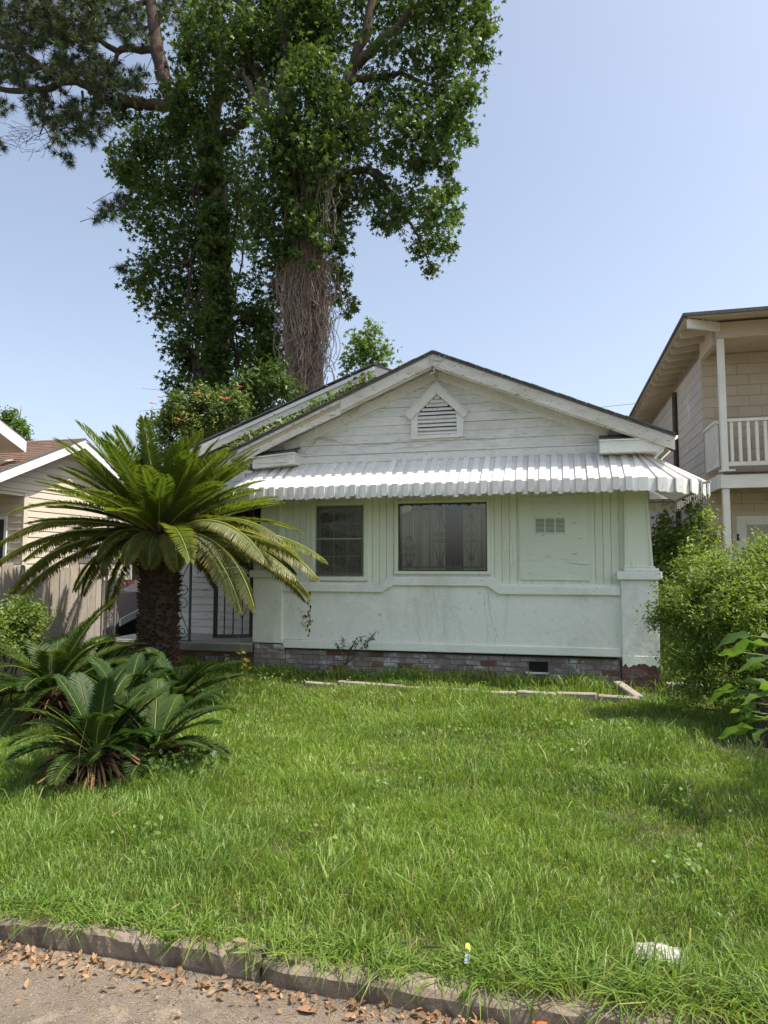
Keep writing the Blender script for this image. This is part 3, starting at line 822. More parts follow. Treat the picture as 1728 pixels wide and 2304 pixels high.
# --- metal awning: overlapping channel strips, bent down into a valance
aw = bpy.data.objects.new('awning', None); COL.objects.link(aw); aw.parent = house; aw.matrix_parent_inverse = Matrix.Translation(-WL[house.name]); WL[aw.name] = Vector((0, 0, 0))
AZ0, AZ1, AP = 2.915, 2.535, .56
def strip(T, B, u, wt, wb, proud, drop=.165):
    T = np.array(T, float); B = np.array(B, float); u = np.array(u, float)
    d = B - T; d /= np.linalg.norm(d); n = np.cross(u, d); n = n if n[2] > 0 else -n
    out = np.array([d[0], d[1], 0]); out /= np.linalg.norm(out)
    h = .022 if proud else 0.0
    Tn, Bn = T + n * h, B + n * h * .6 + out * h
    D = np.array([0, 0, -1.0])
    mb = MB()
    a, b, c, e = Tn - u * wt / 2, Tn + u * wt / 2, Bn + u * wb / 2, Bn - u * wb / 2
    ch = min(.016, wb * .25)
    dr = drop + R.normal(0, .005)
    mb.poly([a, e, c, b])
    f1, f2 = e + D * (dr - ch), c + D * (dr - ch)
    g1, g2 = e + u * ch + D * dr, c - u * ch + D * dr
    mb.poly([e, f1, g1, g2, f2, c])
    if proud:
        k = .022
        mb.poly([a, a - n * k, e - n * k, e]); mb.poly([b, c, c - n * k, b - n * k])
        mb.poly([e, e - out * k, f1 - out * k, f1]); mb.poly([c, f2, f2 - out * k, c - out * k])
        r = mb.v
    o = mb.build('awning_strip', M['awning'], aw)
    if proud and wb > .04:
        s = MB(); p = (e + c) / 2 + D * dr * .62
        s.tube([p, p + out * .006], .004, 6); q = Tn * .22 + Bn * .78; s.tube([q, q + n * .005], .004, 6)
        s.build('screw', M['sash'], aw)
    return o
pw = .0705
n = int((1.03 - (XL + .2)) / pw)
xs0 = XL + .2
for i in range(n):
    xx = xs0 + (i + .5) * pw
    zz = R.normal(0, .0035) + .012 * (xx + 4) / 5 
    strip((xx, YG - .012, AZ0 + zz), (xx + R.normal(0, .002), Y0 - AP, AZ1 + zz), (1, 0, 0), pw * (1.06 if i % 2 == 0 else 1.0), pw * (1.06 if i % 2 == 0 else 1.0), i % 2 == 0)
xe_ = xs0 + n * pw
def corner(cx, cyw, sg, x_wall, APS, yend):
    """quarter fan of strips from the front run to the side run"""
    m = 13
    for i in range(m):
        a = (i + .5) / m * math.pi / 2
        rt_, rb = .17, .17 + AP; rx = .17 + APS
        c = np.array([cx, cyw + .17])
        dv = np.array([sg * math.sin(a), -math.cos(a)]); u = np.array([math.cos(a), sg * math.sin(a), 0])
        wt, wb = rt_ * math.pi / 2 / m * 1.05, math.hypot(rx * math.cos(a), rb * math.sin(a)) * math.pi / 2 / m * 1.06
        T = (c[0] + dv[0] * rt_, c[1] + dv[1] * rt_, AZ0 + .012); B = (c[0] + dv[0] * rx * .98, c[1] + dv[1] * rb * .98, AZ1 + .012 - .035 * math.sin(a))
        strip(T, B, u, wt, wb, i % 2 == 0, .165)
    # flat cap sheet over the fan's head
    mb = MB(); c = np.array([cx, cyw + .17])
    pts = [(c[0] - sg * .02, c[1] - .0, AZ0 + .045)] + [(c[0] + sg * math.sin(a) * .30, c[1] - math.cos(a) * .30, AZ0 - .055) for a in np.linspace(-.15, math.pi / 2, 9)]
    mb.v = [tuple(p) for p in pts]; mb.f = [(0, i, i + 1) if sg > 0 else (0, i + 1, i) for i in range(1, len(pts) - 1)]
    mb.build('corner_cap', M['awning'], aw)
    k = int((yend - (cyw + .17)) / pw)
    for i in range(k):
        yy = cyw + .17 + (i + .5) * pw
        strip((cx + sg * .17, yy, AZ0), (cx + sg * (.17 + APS), yy, AZ1 - .03), (0, 1, 0), pw * 1.04, pw * 1.04, i % 2 == 1)
    # hanging closing pieces at the far end, seen from below
    ye = cyw + .17 + k * pw
    for i in range(int((APS + .1) / .075)):
        a, b = cx + sg * (.10 + i * .075), cx + sg * (.10 + (i + 1) * .075)
        mb = MB(); lo, hi = min(a, b) + .002, max(a, b) - .002
        mb.prism([(lo, ye, AZ1 - .17), (lo + .02, ye, AZ1 - .19), (hi - .02, ye, AZ1 - .19), (hi, ye, AZ1 - .17), (hi, ye, AZ1 + .02), (lo, ye, AZ1 + .02)], (0, .012 if i % 2 else .02, 0))
        mb.build('end_valance', M['awning'], aw)
    mb = MB(); mb.prism([(cx + sg * .08, ye + .03, AZ1), (cx + sg * (APS + .14), ye + .03, AZ1), (cx + sg * .17, ye + .03, AZ0)], (0, .01, 0)); mb.build('end_panel', M['awning'], aw)
    mb = MB(); mb.bar((cx + sg * .1, cyw + .3, 2.46), (cx + sg * (APS + .1), cyw - .3, 2.50), .025, .025); mb.bar((cx + sg * .12, ye - .03, 2.50), (cx + sg * (APS + .15), ye - .03, 2.50), .025, .025)
    mb.bar((cx + sg * (APS + .15), cyw, 2.49), (cx + sg * (APS + .15), ye, 2.49), .022, .022)
    mb.build('awning_frame', M['sash'], aw)
corner(xe_, YG - .012, 1, XR, .74, 11.5); corner(xs0, YG - .012, -1, XL, .46, 9.95)
mb = MB(); mb.bar((xs0, Y0 - AP + .03, 2.49), (xe_, Y0 - AP + .03, 2.50), .022, .022); mb.build('awning_frame', M['sash'], aw)
# sides of the front room
mb = MB(); mb.box(XR - .06, XR - .02, Y0 + .42, 15, .3, 2.93); mb.box(XL + .02, XL + .06, Y0 + .36, 9.93, .3, 2.93); mb.build('side_wall', M['siding'], house)

# --- main body behind: second gable, porch bay at the left
YR = 9.9
ra = at_y(845, 820, YR - .42); rl = at_y(480, 985, YR - .42)
RX, RZ = ra[0], ra[2]; RP = (ra[2] - rl[2]) / (ra[0] - rl[0])
REL = -6.95
r2 = roof_part('roof', house, RX, RZ, RP, REL, 1.0, YR - .43, 19, .028)
rake(RX, RZ, RP, RX, REL + .02, YR - .42, .03, .15, .03)
rake(RX, RZ, RP, RX - .02, REL + .02, YR - .445, .028, .055, .024, 'edge_strip', M['white'])
rake(RX, RZ, RP, RX + .001, RX + 1.4, YR - .42, .03, .15, .03)
for i in range(36):
    t = (i + .5) / 36; xx = RX + (REL - RX) * t
    put('shingle', sh, r2, (xx, YR - .47 - R.uniform(0, .015), RZ - RP * (RX - xx) + .001), (0, -math.atan(RP) + R.normal(0, .01), 0), ((RX - REL) / 36 * R.uniform(.96, 1.1), .14, .012 + R.uniform(0, .006)))
z = 2.6
while z < RZ - .2:
    a = RX - (RZ - .15 - z - .12) / RP
    a = max(a, -6.5)
    xr_ = min(HX - (HZ - z) / PITCH_R + .25, RX + (RZ - .16 - z - .12) / RP)
    MB().prism([(a - .12 / RP * (1 if a > -6.5 else 0), YR - .012, z), (xr_, YR - .012, z), (xr_, YR - .002, z + .12), (a, YR - .002, z + .12)], (0, .02, 0)).build('clapboard', M['gable'], house)
    z += .122
mb = MB(); mb.prism([(-6.5, YR + .02, .4), (XL + .1, YR + .02, .4), (XL + .1, YR + .02, 2.7), (-1.8, YR + .02, 3.9), (RX, YR + .02, RZ - .12), (-6.5, YR + .02, RZ - .15 - (RX + 6.5) * RP)], (0, .05, 0)); mb.build('wall_backing', M['siding'], house)
# porch floor slab and siding
slab = MB().box(-6.55, XL - .002, Y0 - .01, YR, .277, .385).build('porch_slab', M['concrete'], house, bevel=.012)
MB().box(-6.52, XL - .004, Y0 + .01, YR - .012, .386, .405).build('floor_coat', M['floor'], slab)
wx0 = at_y(447, 1250, YR)[0]; wz0 = at_y(460, 1290, YR)[2]
PW = (wx0, wx0 + .62, wz0, wz0 + 1.1)
DR = (-4.92, -4.25, 1.15, 2.35)
z = .41
while z < 2.6:
    zt = z + .117
    xs = [(-6.5, XL + .05)]
    for (a, b, c, d) in (PW,):
        if zt > c + .02 and z < d - .02:
            xs = [(-6.5, a), (b, XL + .05)]
    for (a, b) in xs:
        MB().prism([(a, YR - .022, z + .004), (a, YR + .004, z + .004), (a, YR + .004, zt), (a, YR - .004, zt)], (b - a, 0, 0)).build('siding_board', M['siding'], house)
    z = zt
pwn = window(PW[0], PW[1], PW[2], PW[3], YR - .015, .06, M['siding'], name='porch_window')
mb = MB(); frame_bars(mb, PW[0], PW[1], PW[2], PW[3], YR - .01, YR + .01, .035)
mb.box((PW[0] + PW[1]) / 2 - .012, (PW[0] + PW[1]) / 2 + .012, YR - .01, YR + .008, PW[2] + .035, PW[3] - .035); mb.build('sash', M['siding'], pwn)
MB().poly([(PW[0], YR + .0, PW[2]), (PW[1], YR + .0, PW[2]), (PW[1], YR + .0, PW[3]), (PW[0], YR + .0, PW[3])]).build('pane', M['glass'], pwn)
MB().box(PW[0], PW[1], YR + .012, YR + .018, PW[2], PW[3]).build('blind', M['curtain'], pwn)
# porch beam, ceiling, hanging valance pieces over the porch opening
MB().box(-6.5, XL + .02, Y0 + .03, Y0 + .15, 2.46, 2.72).build('porch_beam', M['trim'], house, bevel=.006)
MB().box(-6.5, XL + .02, Y0 + .03, YR - .02, 2.722, 2.75).build('porch_ceiling', M['siding'], house)
# iron porch posts with scrolls
def iron_post(xa, xb_, y, z0, z1, m, name='iron_post'):
    p = bpy.data.objects.new(name, None); COL.objects.link(p); p.parent = house; p.matrix_parent_inverse = Matrix.Translation(-WL[house.name]); WL[p.name] = Vector((0, 0, 0))
    for xx in (xa, xb_): MB().box(xx - .014, xx + .014, y - .014, y + .014, z0, z1).build('upright', m, p)
    MB().box(xa - .03, xb_ + .03, y - .03, y + .03, z0 - .012, z0 - .001).build('foot', m, p)
    w = xb_ - xa - .028; cx = (xa + xb_) / 2; r = w * .48; k = 0
    z = z0 + r + .02
    while z < z1 - r:
        t = MB()
        s = 1 if k % 2 == 0 else -1
        pts = scroll(cx, z, r, 1.25, math.pi / 2 * (-1), s, y, 20)[::-1]
        pts2 = scroll(cx, z + r * 4.2, r, 1.25, math.pi / 2, s, y, 20)
        mid = [(cx + s * r * .9, y, z + r * 0.6), (cx, y, z + r * 2.1), (cx - s * r * .9, y, z + r * 3.6)]
        t.tube(scroll(cx, z, r, 1.3, 0 if s > 0 else math.pi, -s, y, 20)[::-1] + mid[1:2] + scroll(cx, z + r * 4.2, r, 1.3, math.pi if s > 0 else 0, -s, y, 20), .007, 5)
        t.build('scroll', m, p)
        z += r * 6.4; k += 1
    return p
iron_post(at_y(395, 1400, Y0 + .03)[0], at_y(427, 1400, Y0 + .03)[0], Y0 + .03, .418, 2.46, M['greyiron'])
iron_post(at_y(240, 1300, Y0 + .03)[0], at_y(260, 1300, Y0 + .03)[0], Y0 + .03, .418, 2.46, M['paleiron'])
# open security gate hung on the left pier
ga = np.array([XL - .015, Y0 + .02]); gb = at_y(481, 1428, Y0 - .20); gb = np.array([gb[0], gb[1]])
gt = bpy.data.objects.new('security_gate', None); COL.objects.link(gt); gt.parent = house; gt.matrix_parent_inverse = Matrix.Translation(-WL[house.name]); WL[gt.name] = Vector((0, 0, 0))
def gq(t, z, d=0): p = gb + (ga - gb) * t; return (p[0], p[1] + d, z)
g0, g1 = .49, 2.40
for t in (.035, .97): MB().bar(gq(t, g0), gq(t, g1), .035 if t > .5 else .05, .04).build('stile', M['iron'], gt)
for zz in (g0 + .02, 1.36, 1.52, g1 - .02): MB().bar(gq(.06, zz), gq(.95, zz), .032, .05).build('rail', M['iron'], gt)
for t in (.27, .50, .74):
    MB().bar(gq(t, g0 + .04), gq(t, 1.34), .014, .014).build('bar', M['iron'], gt)
    MB().bar(gq(t, 1.54), gq(t, g1 - .04), .014, .014).build('bar', M['iron'], gt)
mb = MB()
L = ga[0] - gb[0]
def gs(pts): return [(gb[0] + (ga[0] - gb[0]) * a, gb[1] + (ga[1] - gb[1]) * a - .012, z) for a, z in pts]
for sg in (-1, 1):
    for zc, up in ((1.06, 1),):
        mb.tube(gs([(.74 + sg * .01, zc - .30), (.74 + sg * .13, zc - .16), (.74 + sg * .22, zc - .02)] + [(.74 + sg * (.13 + .09 * (1 - .7 * t) * math.cos(a)), zc + .05 + .05 * (1 - .7 * t) * math.sin(a)) for t, a in ((i / 12, i / 12 * 7.0) for i in range(13))]), .006, 5)
    mb.tube(gs([(.74 + sg * (.10 + .10 * (1 - .7 * t) * math.cos(a)), 1.445 + .05 * (1 - .7 * t) * math.sin(a)) for t, a in ((i / 12, math.pi + i / 12 * 7.0) for i in range(13))]), .006, 5)
mb.build('scroll', M['iron'], gt)
# dark screen door behind the gate, upper part
sd = MB().box(-4.95, XL + .04, YR - .06, YR - .02, 1.62, 2.45).build('screen_door', M['dark'], house)
for i in range(6): MB().box(-4.9 + i * .14, -4.888 + i * .14, YR - .085, YR - .062, 1.62, 2.45).build('bar', M['iron'], sd)

# dry vine stems clinging to the front wall and gable
def wander(p, d, n, step, jit, y):
    pts = [np.array(p, float)]; a = d
    for i in range(n):
        a = d + R.normal(0, jit) + .12 * math.sin(i * .31 + p[0] * 9); pts.append(pts[-1] + step * np.array([math.cos(a), 0, math.sin(a)]))
    return [(q[0], y, q[2]) for q in pts]
mb = MB()
for (px, py, n_, d, r) in ((935, 1340, 20, -1.45, .0022), (967, 1300, 24, -1.5, .003), (1000, 1350, 20, -1.6, .0025), (1005, 1345, 18, -1.4, .0022), (1098, 1335, 20, -1.45, .0032), (1095, 1310, 14, -1.5, .002),
                           (1140, 1330, 18, -1.7, .002), (668, 1350, 16, -1.5, .002), (655, 1345, 14, -1.65, .002), (926, 1330, 20, -1.4, .0018), (860, 1350, 16, -1.5, .0016)):
    p = at_y(px, py, YW)
    for q_ in range(2): mb.tube(wander(p + [R.normal(0, .025), 0, 0], d, n_ + R.randint(-6, 4), .035, .22, YW - .003), r * .45, 4)
for (px, py, n_, d, r) in ((1146, 1110, 34, -1.55, .0028), (1160, 1110, 30, -1.5, .0022), (676, 1120, 28, -1.7, .0022), (700, 1115, 26, -1.8, .002), (1134, 1110, 34, -1.57, .0018)):
    p = at_y(px, py, YB)
    mb.tube(wander(p, d, n_, .032, .14, YB - .004), r * .5, 4)
mb.build('clinging_vine', mat('dry clinging vine', (.43, .45, .38), (.52, .53, .46), 5, rough=.9), house)
mb = MB()
def vine(pts, r, y, jit=.012):
    q = []
    P = [at_y(a, b, y) for a, b in pts]
    for i in range(len(P) - 1):
        for t in np.linspace(0, 1, 5)[:-1]:
            e = P[i] * (1 - t) + P[i + 1] * t
            q.append((e[0] + R.normal(0, jit), y + R.normal(0, .006), e[2] + R.normal(0, jit)))
    q.append(tuple(P[-1]))
    mb.tube(q, r * 1.35, 5)
vz = YG - .03
for pts, r in ((((880, 880), (860, 892), (840, 888), (820, 893)), .006), (((810, 905), (805, 925), (780, 937), (750, 938)), .005), (((760, 935), (735, 950), (720, 975), (705, 1000)), .003),
               (((668, 1050), (672, 1010), (668, 985), (690, 970)), .008), (((672, 1000), (664, 980), (655, 988), (640, 990)), .005), (((690, 985), (740, 990), (800, 1003), (850, 1005), (900, 990), (930, 1005)), .0025),
               (((700, 985), (720, 950), (745, 935)), .003), (((968, 800), (972, 825), (978, 838), (968, 842)), .006), (((990, 800), (985, 830), (1000, 838)), .004), (((640, 980), (668, 972), (690, 965), (750, 915), (800, 890)), .003),
               (((662, 1048), (655, 1000), (668, 975)), .004), (((560, 1005), (600, 990), (640, 985)), .004), (((700, 930), (730, 915), (760, 912)), .003), (((1002, 800), (990, 812), (975, 806)), .005),
               (((860, 1020), (900, 1008), (960, 1000), (1040, 985), (1100, 990)), .002), (((690, 1010), (720, 985), (760, 990)), .0025)):
    vine(pts, r, vz if pts[0][1] > 850 else OV - .02)
mb.build('dry_vine', M['paletwig'], house)

# ------------------------------------------------------------------ two-storey block building at the right
BX, BY = 2.79, 13.5            # side wall plane, front wall plane
bld = thing('apartment_building', 'tan two storey block building with railed balcony and deep rafter eaves', 'building', (4.5, BY, 0))
def blk(nx, mat_): return MB().box(0, .396, 0, .05, 0, .194).mesh('block', mat_)
bf, bs = blk(0, M['tan']), blk(0, M['tanside'])
import bmesh as _bm
for me in (bf, bs):
    b_ = _bm.new(); b_.from_mesh(me); _bm.ops.bevel(b_, geom=b_.edges[:], offset=.005, segments=1, affect='EDGES'); b_.to_mesh(me); b_.free()
bw = bpy.data.objects.new('front_wall', None); COL.objects.link(bw); bw.parent = bld; bw.matrix_parent_inverse = Matrix.Translation(-WL[bld.name]); WL[bw.name] = Vector((0, 0, 0))
bsd = bpy.data.objects.new('side_wall', None); COL.objects.link(bsd); bsd.parent = bld; bsd.matrix_parent_inverse = Matrix.Translation(-WL[bld.name]); WL[bsd.name] = Vector((0, 0, 0))
MB().box(BX + .012, BX + 8, BY + .012, BY + .25, 0, 5.5).build('block_core', M['tanjoint'], bw)
MB().box(BX + .012, BX + .3, BY + .252, 24, 0, 5.5).build('block_core', M['sidejoint'], bsd)
far = MB()
for c in range(27):
    z = .02 + c * .2
    st = .2 if c % 2 else 0
    for k in range(8):
        x = BX + k * .4 - st; a, b = max(x, BX), x + .397
        if a > BX + 2.6: continue
        door = (a > BX + .62 and z < 2.1)
        if door or (2.75 < z < 2.95): continue
        put('block', bf, bw, (a, BY + R.normal(0, .0012), z), None, ((b - a) / .396, 1, 1))
    for k in range(26):
        y = BY + .055 + k * .4 - st; a, b = max(y, BY + .052), y + .397
        if b - a < .05: continue
        if k < 12 and 1.7 < z:
            put('block', bs, bsd, (BX - R.uniform(0, .0015), b, z), (0, 0, -math.pi / 2), ((b - a) / .396, 1, 1))
        else:
            far.box(BX, BX + .04, a, b, z, z + .19)
tag(far.build('distant_blocks', M['tanside'], bsd), kind='stuff')
far = MB()
for c in range(27):
    z = .02 + c * .2; st = .2 if c % 2 else 0
    for k in range(7, 20): far.box(BX + k * .4 - st + 0.0, BX + k * .4 - st + .392, BY + .001, BY + .04, z, z + .19)
tag(far.build('distant_blocks', M['tan'], bw), kind='stuff')
# balcony: floor, beams, posts, rails
PY = 12.47
PXL = BX + .06
MB().box(BX + .02, BX + 8, PY + .05, BY - .003, 2.98, 3.06).build('balcony_floor', M['tanwood'], bld)
MB().box(BX + .02, BX + 8, PY - .03, PY + .02, 2.80, 3.03).build('balcony_beam', M['creampost'], bld, bevel=.006)
MB().box(BX - .01, BX + .03, PY + .022, BY - .003, 2.80, 3.03).build('balcony_beam', M['creampost'], bld, bevel=.006)
mb = MB()
for i in range(40): mb.box(BX + .1 + i * .14, BX + .235 + i * .14, PY - .07, PY + .06, 3.062, 3.085)
mb.build('deck_edge', mat('worn deck boards', (.18, .16, .13), (.12, .11, .09), 6, rough=.9), bld)
for x in (PXL, PXL + 2.6):
    MB().box(x, x + .105, PY, PY + .10, 3.09, 5.40).build('post', M['creampost'], bld, bevel=.006)
    MB().box(x + .0, x + .105, PY + .01, PY + .11, 0, 2.80).build('post', M['creampost'], bld, bevel=.006)
MB().box(PXL - .03, PXL + .20, PY - .03, PY + .14, 3.087, 3.12).build('post_base', M['creampost'], bld)
def railing(p, q, n):
    r = bpy.data.objects.new('railing', None); COL.objects.link(r); r.parent = bld; r.matrix_parent_inverse = Matrix.Translation(-WL[bld.name]); WL[r.name] = Vector((0, 0, 0))
    p, q = np.array(p), np.array(q)
    MB().bar((*p, 3.97), (*q, 3.97), .09, .05).build('top_rail', M['creampost'], r, bevel=.004)
    MB().bar((*p, 3.22), (*q, 3.22), .04, .075).build('bottom_rail', M['creampost'], r, bevel=.004)
    for i in range(n):
        e = p + (q - p) * (i + .5) / n
        MB().box(e[0] - .024, e[0] + .024, e[1] - .024, e[1] + .024, 3.25, 3.945).build('baluster', M['creampost'], r)
railing((PXL + .108, PY + .05), (PXL + 2.6, PY + .05), 19)
railing((BX + .03, PY + .12), (BX + .03, BY - .01), 8)
# header beams and low hipped roof with open rafter tails
MB().box(BX + .05, BX + 8, PY - .02, PY + .12, 5.402, 5.68).build('header_beam', M['tanwood'], bld, bevel=.006)
MB().box(BX - .01, BX + .08, PY + .122, BY + .05, 5.33, 5.68).build('header_beam', M['tanwood'], bld, bevel=.006)
MB().box(BX + .1, BX + 8, PY + .13, BY - .002, 5.43, 5.46).build('balcony_ceiling', M['tanwood'], bld)
EX, EYF, EZ = 2.22, 11.92, 5.70
sl_ = .16
rz = EZ + sl_ * 6
mb = MB()
mb.poly([(EX, EYF, EZ), (12.0, EYF, EZ), (12, EYF + 6, rz), (EX + 6, EYF + 6, rz)]); mb.poly([(EX, EYF, EZ), (EX + 6, EYF + 6, rz), (EX + 6, 24, rz), (EX, 24, EZ)])
rf = None
me = mb.mesh('roof', M['shingle']); sol = put('roof', me, bld)
md = sol.modifiers.new('thickness', 'SOLIDIFY'); md.thickness = .045; md.offset = -1
dk = bpy.data.objects.new('roof_deck', None); COL.objects.link(dk); dk.parent = bld; dk.matrix_parent_inverse = Matrix.Translation(-WL[bld.name]); WL[dk.name] = Vector((0, 0, 0))
def dz(x, y): return EZ + sl_ * min(x - EX, y - EYF) - .05
for k in range(6):               # deck boards seen from below
    x0, x1 = EX + .02 + k * .14, EX + .15 + k * .14
    mb = MB(); mb.prism([(x0, EYF + .05 + (x0 - EX), dz(x0, 30) - .012), (x1, EYF + .05 + (x1 - EX), dz(x1, 30) - .012), (x1, EYF + .05 + (x1 - EX), dz(x1, 30)), (x0, EYF + .05 + (x0 - EX), dz(x0, 30))], (0, 12, 0)); mb.build('deck_board', M['tanwood'], dk)
    y0, y1 = EYF + .02 + k * .14, EYF + .15 + k * .14
    mb = MB(); mb.prism([(EX + .05 + (y0 - EYF), y0, dz(99, y0) - .012), (EX + .05 + (y0 - EYF), y1, dz(99, y1) - .012), (EX + .05 + (y0 - EYF), y1, dz(99, y1)), (EX + .05 + (y0 - EYF), y0, dz(99, y0))], (9, 0, 0)); mb.build('deck_board', M['tanwood'], dk)
for k in range(22):
    y = EYF + .75 + k * .48
    a, b = (EX + .07, dz(EX + .07, 30) - .015), (BX + .05, dz(BX + .05, 30) - .015)
    MB().prism([(a[0], y, a[1]), (b[0], y, b[1]), (b[0], y, b[1] - .15), (a[0] + .02, y, a[1] - .13)], (0, .05, 0)).build('rafter_tail', M['tanwood'], bld)
MB().bar((EX + .08, EYF + .08, EZ - .15), (BX + .12, PY + .03, EZ - .09), .055, .15).build('hip_rafter', M['creampost'], bld)
for k in range(8):
    x = BX + .95 + k * .8
    a, b = (EYF + .07, dz(99, EYF + .07) - .015), (PY + .02, dz(99, PY) - .015)
    MB().prism([(x, a[0], a[1]), (x, b[0], b[1]), (x, b[0], b[1] - .15), (x, a[0] + .02, a[1] - .13)], (.05, 0, 0)).build('rafter_tail', M['tanwood'], bld)
MB().box(EX - .012, EX + .01, EYF - .01, 24, EZ - .045, EZ + .012).build('roof_edge', M['shingle'], bld)
MB().box(EX + .011, 12, EYF - .012, EYF + .01, EZ - .045, EZ + .012).build('roof_edge', M['shingle'], bld)
pp = at_x(1519, 950, BX - .05)
MB().tube([(BX - .05, pp[1], 1.5), (BX - .05, pp[1], 5.35)], .055, 8).build('drain_pipe', M['rust'], bld)
# ground floor door and house number
d0 = at_y(1655, 1160, BY); d1 = at_y(1674, 1172, BY)
DX = d0[0]
dr = bpy.data.objects.new('door', None); COL.objects.link(dr); dr.parent = bld; dr.matrix_parent_inverse = Matrix.Translation(-WL[bld.name]); WL[dr.name] = Vector((0, 0, 0))
dz1 = d0[2]
mb = MB(); mb.box(DX - .07, DX, BY - .02, BY + .06, 0, dz1 + .07); mb.box(DX + .001, DX + 1.1, BY - .02, BY + .06, dz1 + .001, dz1 + .07); mb.build('casing', M['tanwood'], dr)
mb = MB(); frame_bars(mb, DX + .004, DX + 1.05, .05, dz1 - .004, BY - .012, BY + .012, .17); mb.build('storm_frame', M['creampost'], dr, bevel=.006)
MB().box(DX + .175, DX + .88, BY - .004, BY + .004, .221, dz1 - .175).build('pane', mat('frosted tan door panel', (.36, .35, .25), (.33, .32, .23), 3, rough=.35), dr)
MB().box(DX + .47, DX + .66, BY - .012, BY - .005, 1.45, 1.66).build('door_light', M['darksash'], dr)
s0, s1 = at_y(1605, 1202, BY), at_y(1636, 1217, BY)
sg = MB().box(s0[0], s0[0] + .43, BY - .018, BY - .003, s1[2], s0[2]).build('number_plate', mat('black number plate', (.03, .03, .03), rough=.5), bld)
fc = bpy.data.curves.new('digits', 'FONT'); fc.body = '1115'; fc.size = (s0[2] - s1[2]) * 1.05; fc.extrude = .002; fc.space_character = 1.35
fo = bpy.data.objects.new('digits', fc)
COL.objects.link(fo); bpy.context.view_layer.update()
me = bpy.data.meshes.new_from_object(fo.evaluated_get(bpy.context.evaluated_depsgraph_get()))
bpy.data.objects.remove(fo); bpy.data.curves.remove(fc)
me.materials.clear(); me.materials.append(mat('white digits', (.7, .7, .66), rough=.5))
put('digits', me, sg, (s0[0] + .035, BY - .021, s1[2] + .02), (math.pi / 2, 0, 0))

# ------------------------------------------------------------------ left neighbour: gable end, porch recess, brown roof
NX = -9.0
nb_ = thing('neighbor_house', 'cream vinyl sided house with brown shingle roof and white rake behind the fence', 'house', (NX - 2, 11.2, 0))
ap = at_x(188, 990, NX + .3); AY, AZ = ap[1], ap[2]
fl = at_x(0, 1062, NX + .3); NP = (AZ - fl[2]) / (AY - fl[1])
YN0, YN1 = AY - 3.4, AY + 3.0
PYC = at_x(54, 1115, NX)[1]; PZC = at_x(54, 1112, NX)[2]
def nz(y): return AZ - .10 - NP * abs(y - AY)
z = 1.17
while z < AZ - .15:
    zt = z + .118
    y0 = max(YN0 + .5, AY - (AZ - .12 - zt) / NP); y1 = min(AY + 2.35, AY + (AZ - .12 - zt) / NP)
    if zt < PZC + .02: y0 = PYC
    if y1 > y0: MB().prism([(NX + .016, y0, z + .003), (NX, y0, z + .003), (NX, y0, zt), (NX + .004, y0, zt)], (0, y1 - y0, 0)).build('siding_board', M['cream'], nb_)
    z = zt
mb = MB(); mb.prism([(NX - .004, YN0 + .3, PZC), (NX - .004, AY, AZ - .1), (NX - .004, AY + 2.35, nz(AY + 2.35)), (NX - .004, AY + 2.35, 1.0), (NX - .004, PYC, 1.0), (NX - .004, PYC, PZC)], (-.1, 0, 0))
mb.build('wall_backing', M['cream'], nb_)
MB().box(NX - .01, NX + .025, PYC - .014, PYC + .085, 1.0, PZC + .02).build('corner_trim', M['cream'], nb_)
MB().box(NX - .015, NX + .03, 7.4, PYC + .09, PZC + .021, PZC + .06).build('head_trim', M['cream'], nb_)
MB().box(NX - 2.5, NX - .02, 7.4, PYC, PZC + .022, PZC + .05).build('porch_ceiling', M['cream'], nb_)
z = 1.17
while z < PZC - .02:
    MB().prism([(NX - 2.5, PYC - .016, z + .003), (NX - .02, PYC - .016, z + .003), (NX - .02, PYC - .004, z + .118), (NX - 2.5, PYC - .004, z + .118)], (0, .012, 0)).build('siding_board', M['cream'], nb_)
    z += .118
MB().box(NX - 2.5, NX - .02, PYC + .01, PYC + .06, 0, PZC).build('wall_backing', M['cream'], nb_)
wa = at_y(20, 1162, PYC)
nw = bpy.data.objects.new('window', None); COL.objects.link(nw); nw.parent = nb_; nw.matrix_parent_inverse = Matrix.Translation(-WL[nb_.name]); WL[nw.name] = Vector((0, 0, 0))
mb = MB(); frame_bars(mb, wa[0] - 1.0, wa[0], 1.2, wa[2], PYC - .05, PYC - .02, .05); mb.build('frame', M['white'], nw)
MB().box(wa[0] - .94, wa[0] - .055, PYC - .035, PYC - .022, 1.255, wa[2] - .055).build('pane', M['darksash'], nw)
# brick base with a soldier course, dark opening, white jamb
mb = MB(); mb.box(NX - .1, NX - .002, PYC, AY + 2.35, 0, 1.16); mb.build('brick_base', M['mortar'], nb_)
yb = at_x(262, 1306, NX)[1]
for k in range(16): MB().box(NX, NX + .03, yb + k * .075, yb + k * .075 + .064, .98, 1.16).build('brick', M['brick'], nb_)
for c in range(6):
    for k in range(6): MB().box(NX, NX + .012, yb + k * .205 + (.1 if c % 2 else 0), yb + k * .205 + .195 + (.1 if c % 2 else 0), .55 + c * .07, .612 + c * .07).build('brick', M['brick'], nb_)
yo = at_x(294, 1280, NX)[1]
MB().box(NX - .05, NX + .02, yo, yo + .9, 1.17, 2.6).build('door_opening', M['dark'], nb_)
MB().box(NX - .05, NX + .035, yo - .06, yo - .002, 1.17, 2.6).build('door_jamb', M['white'], nb_)
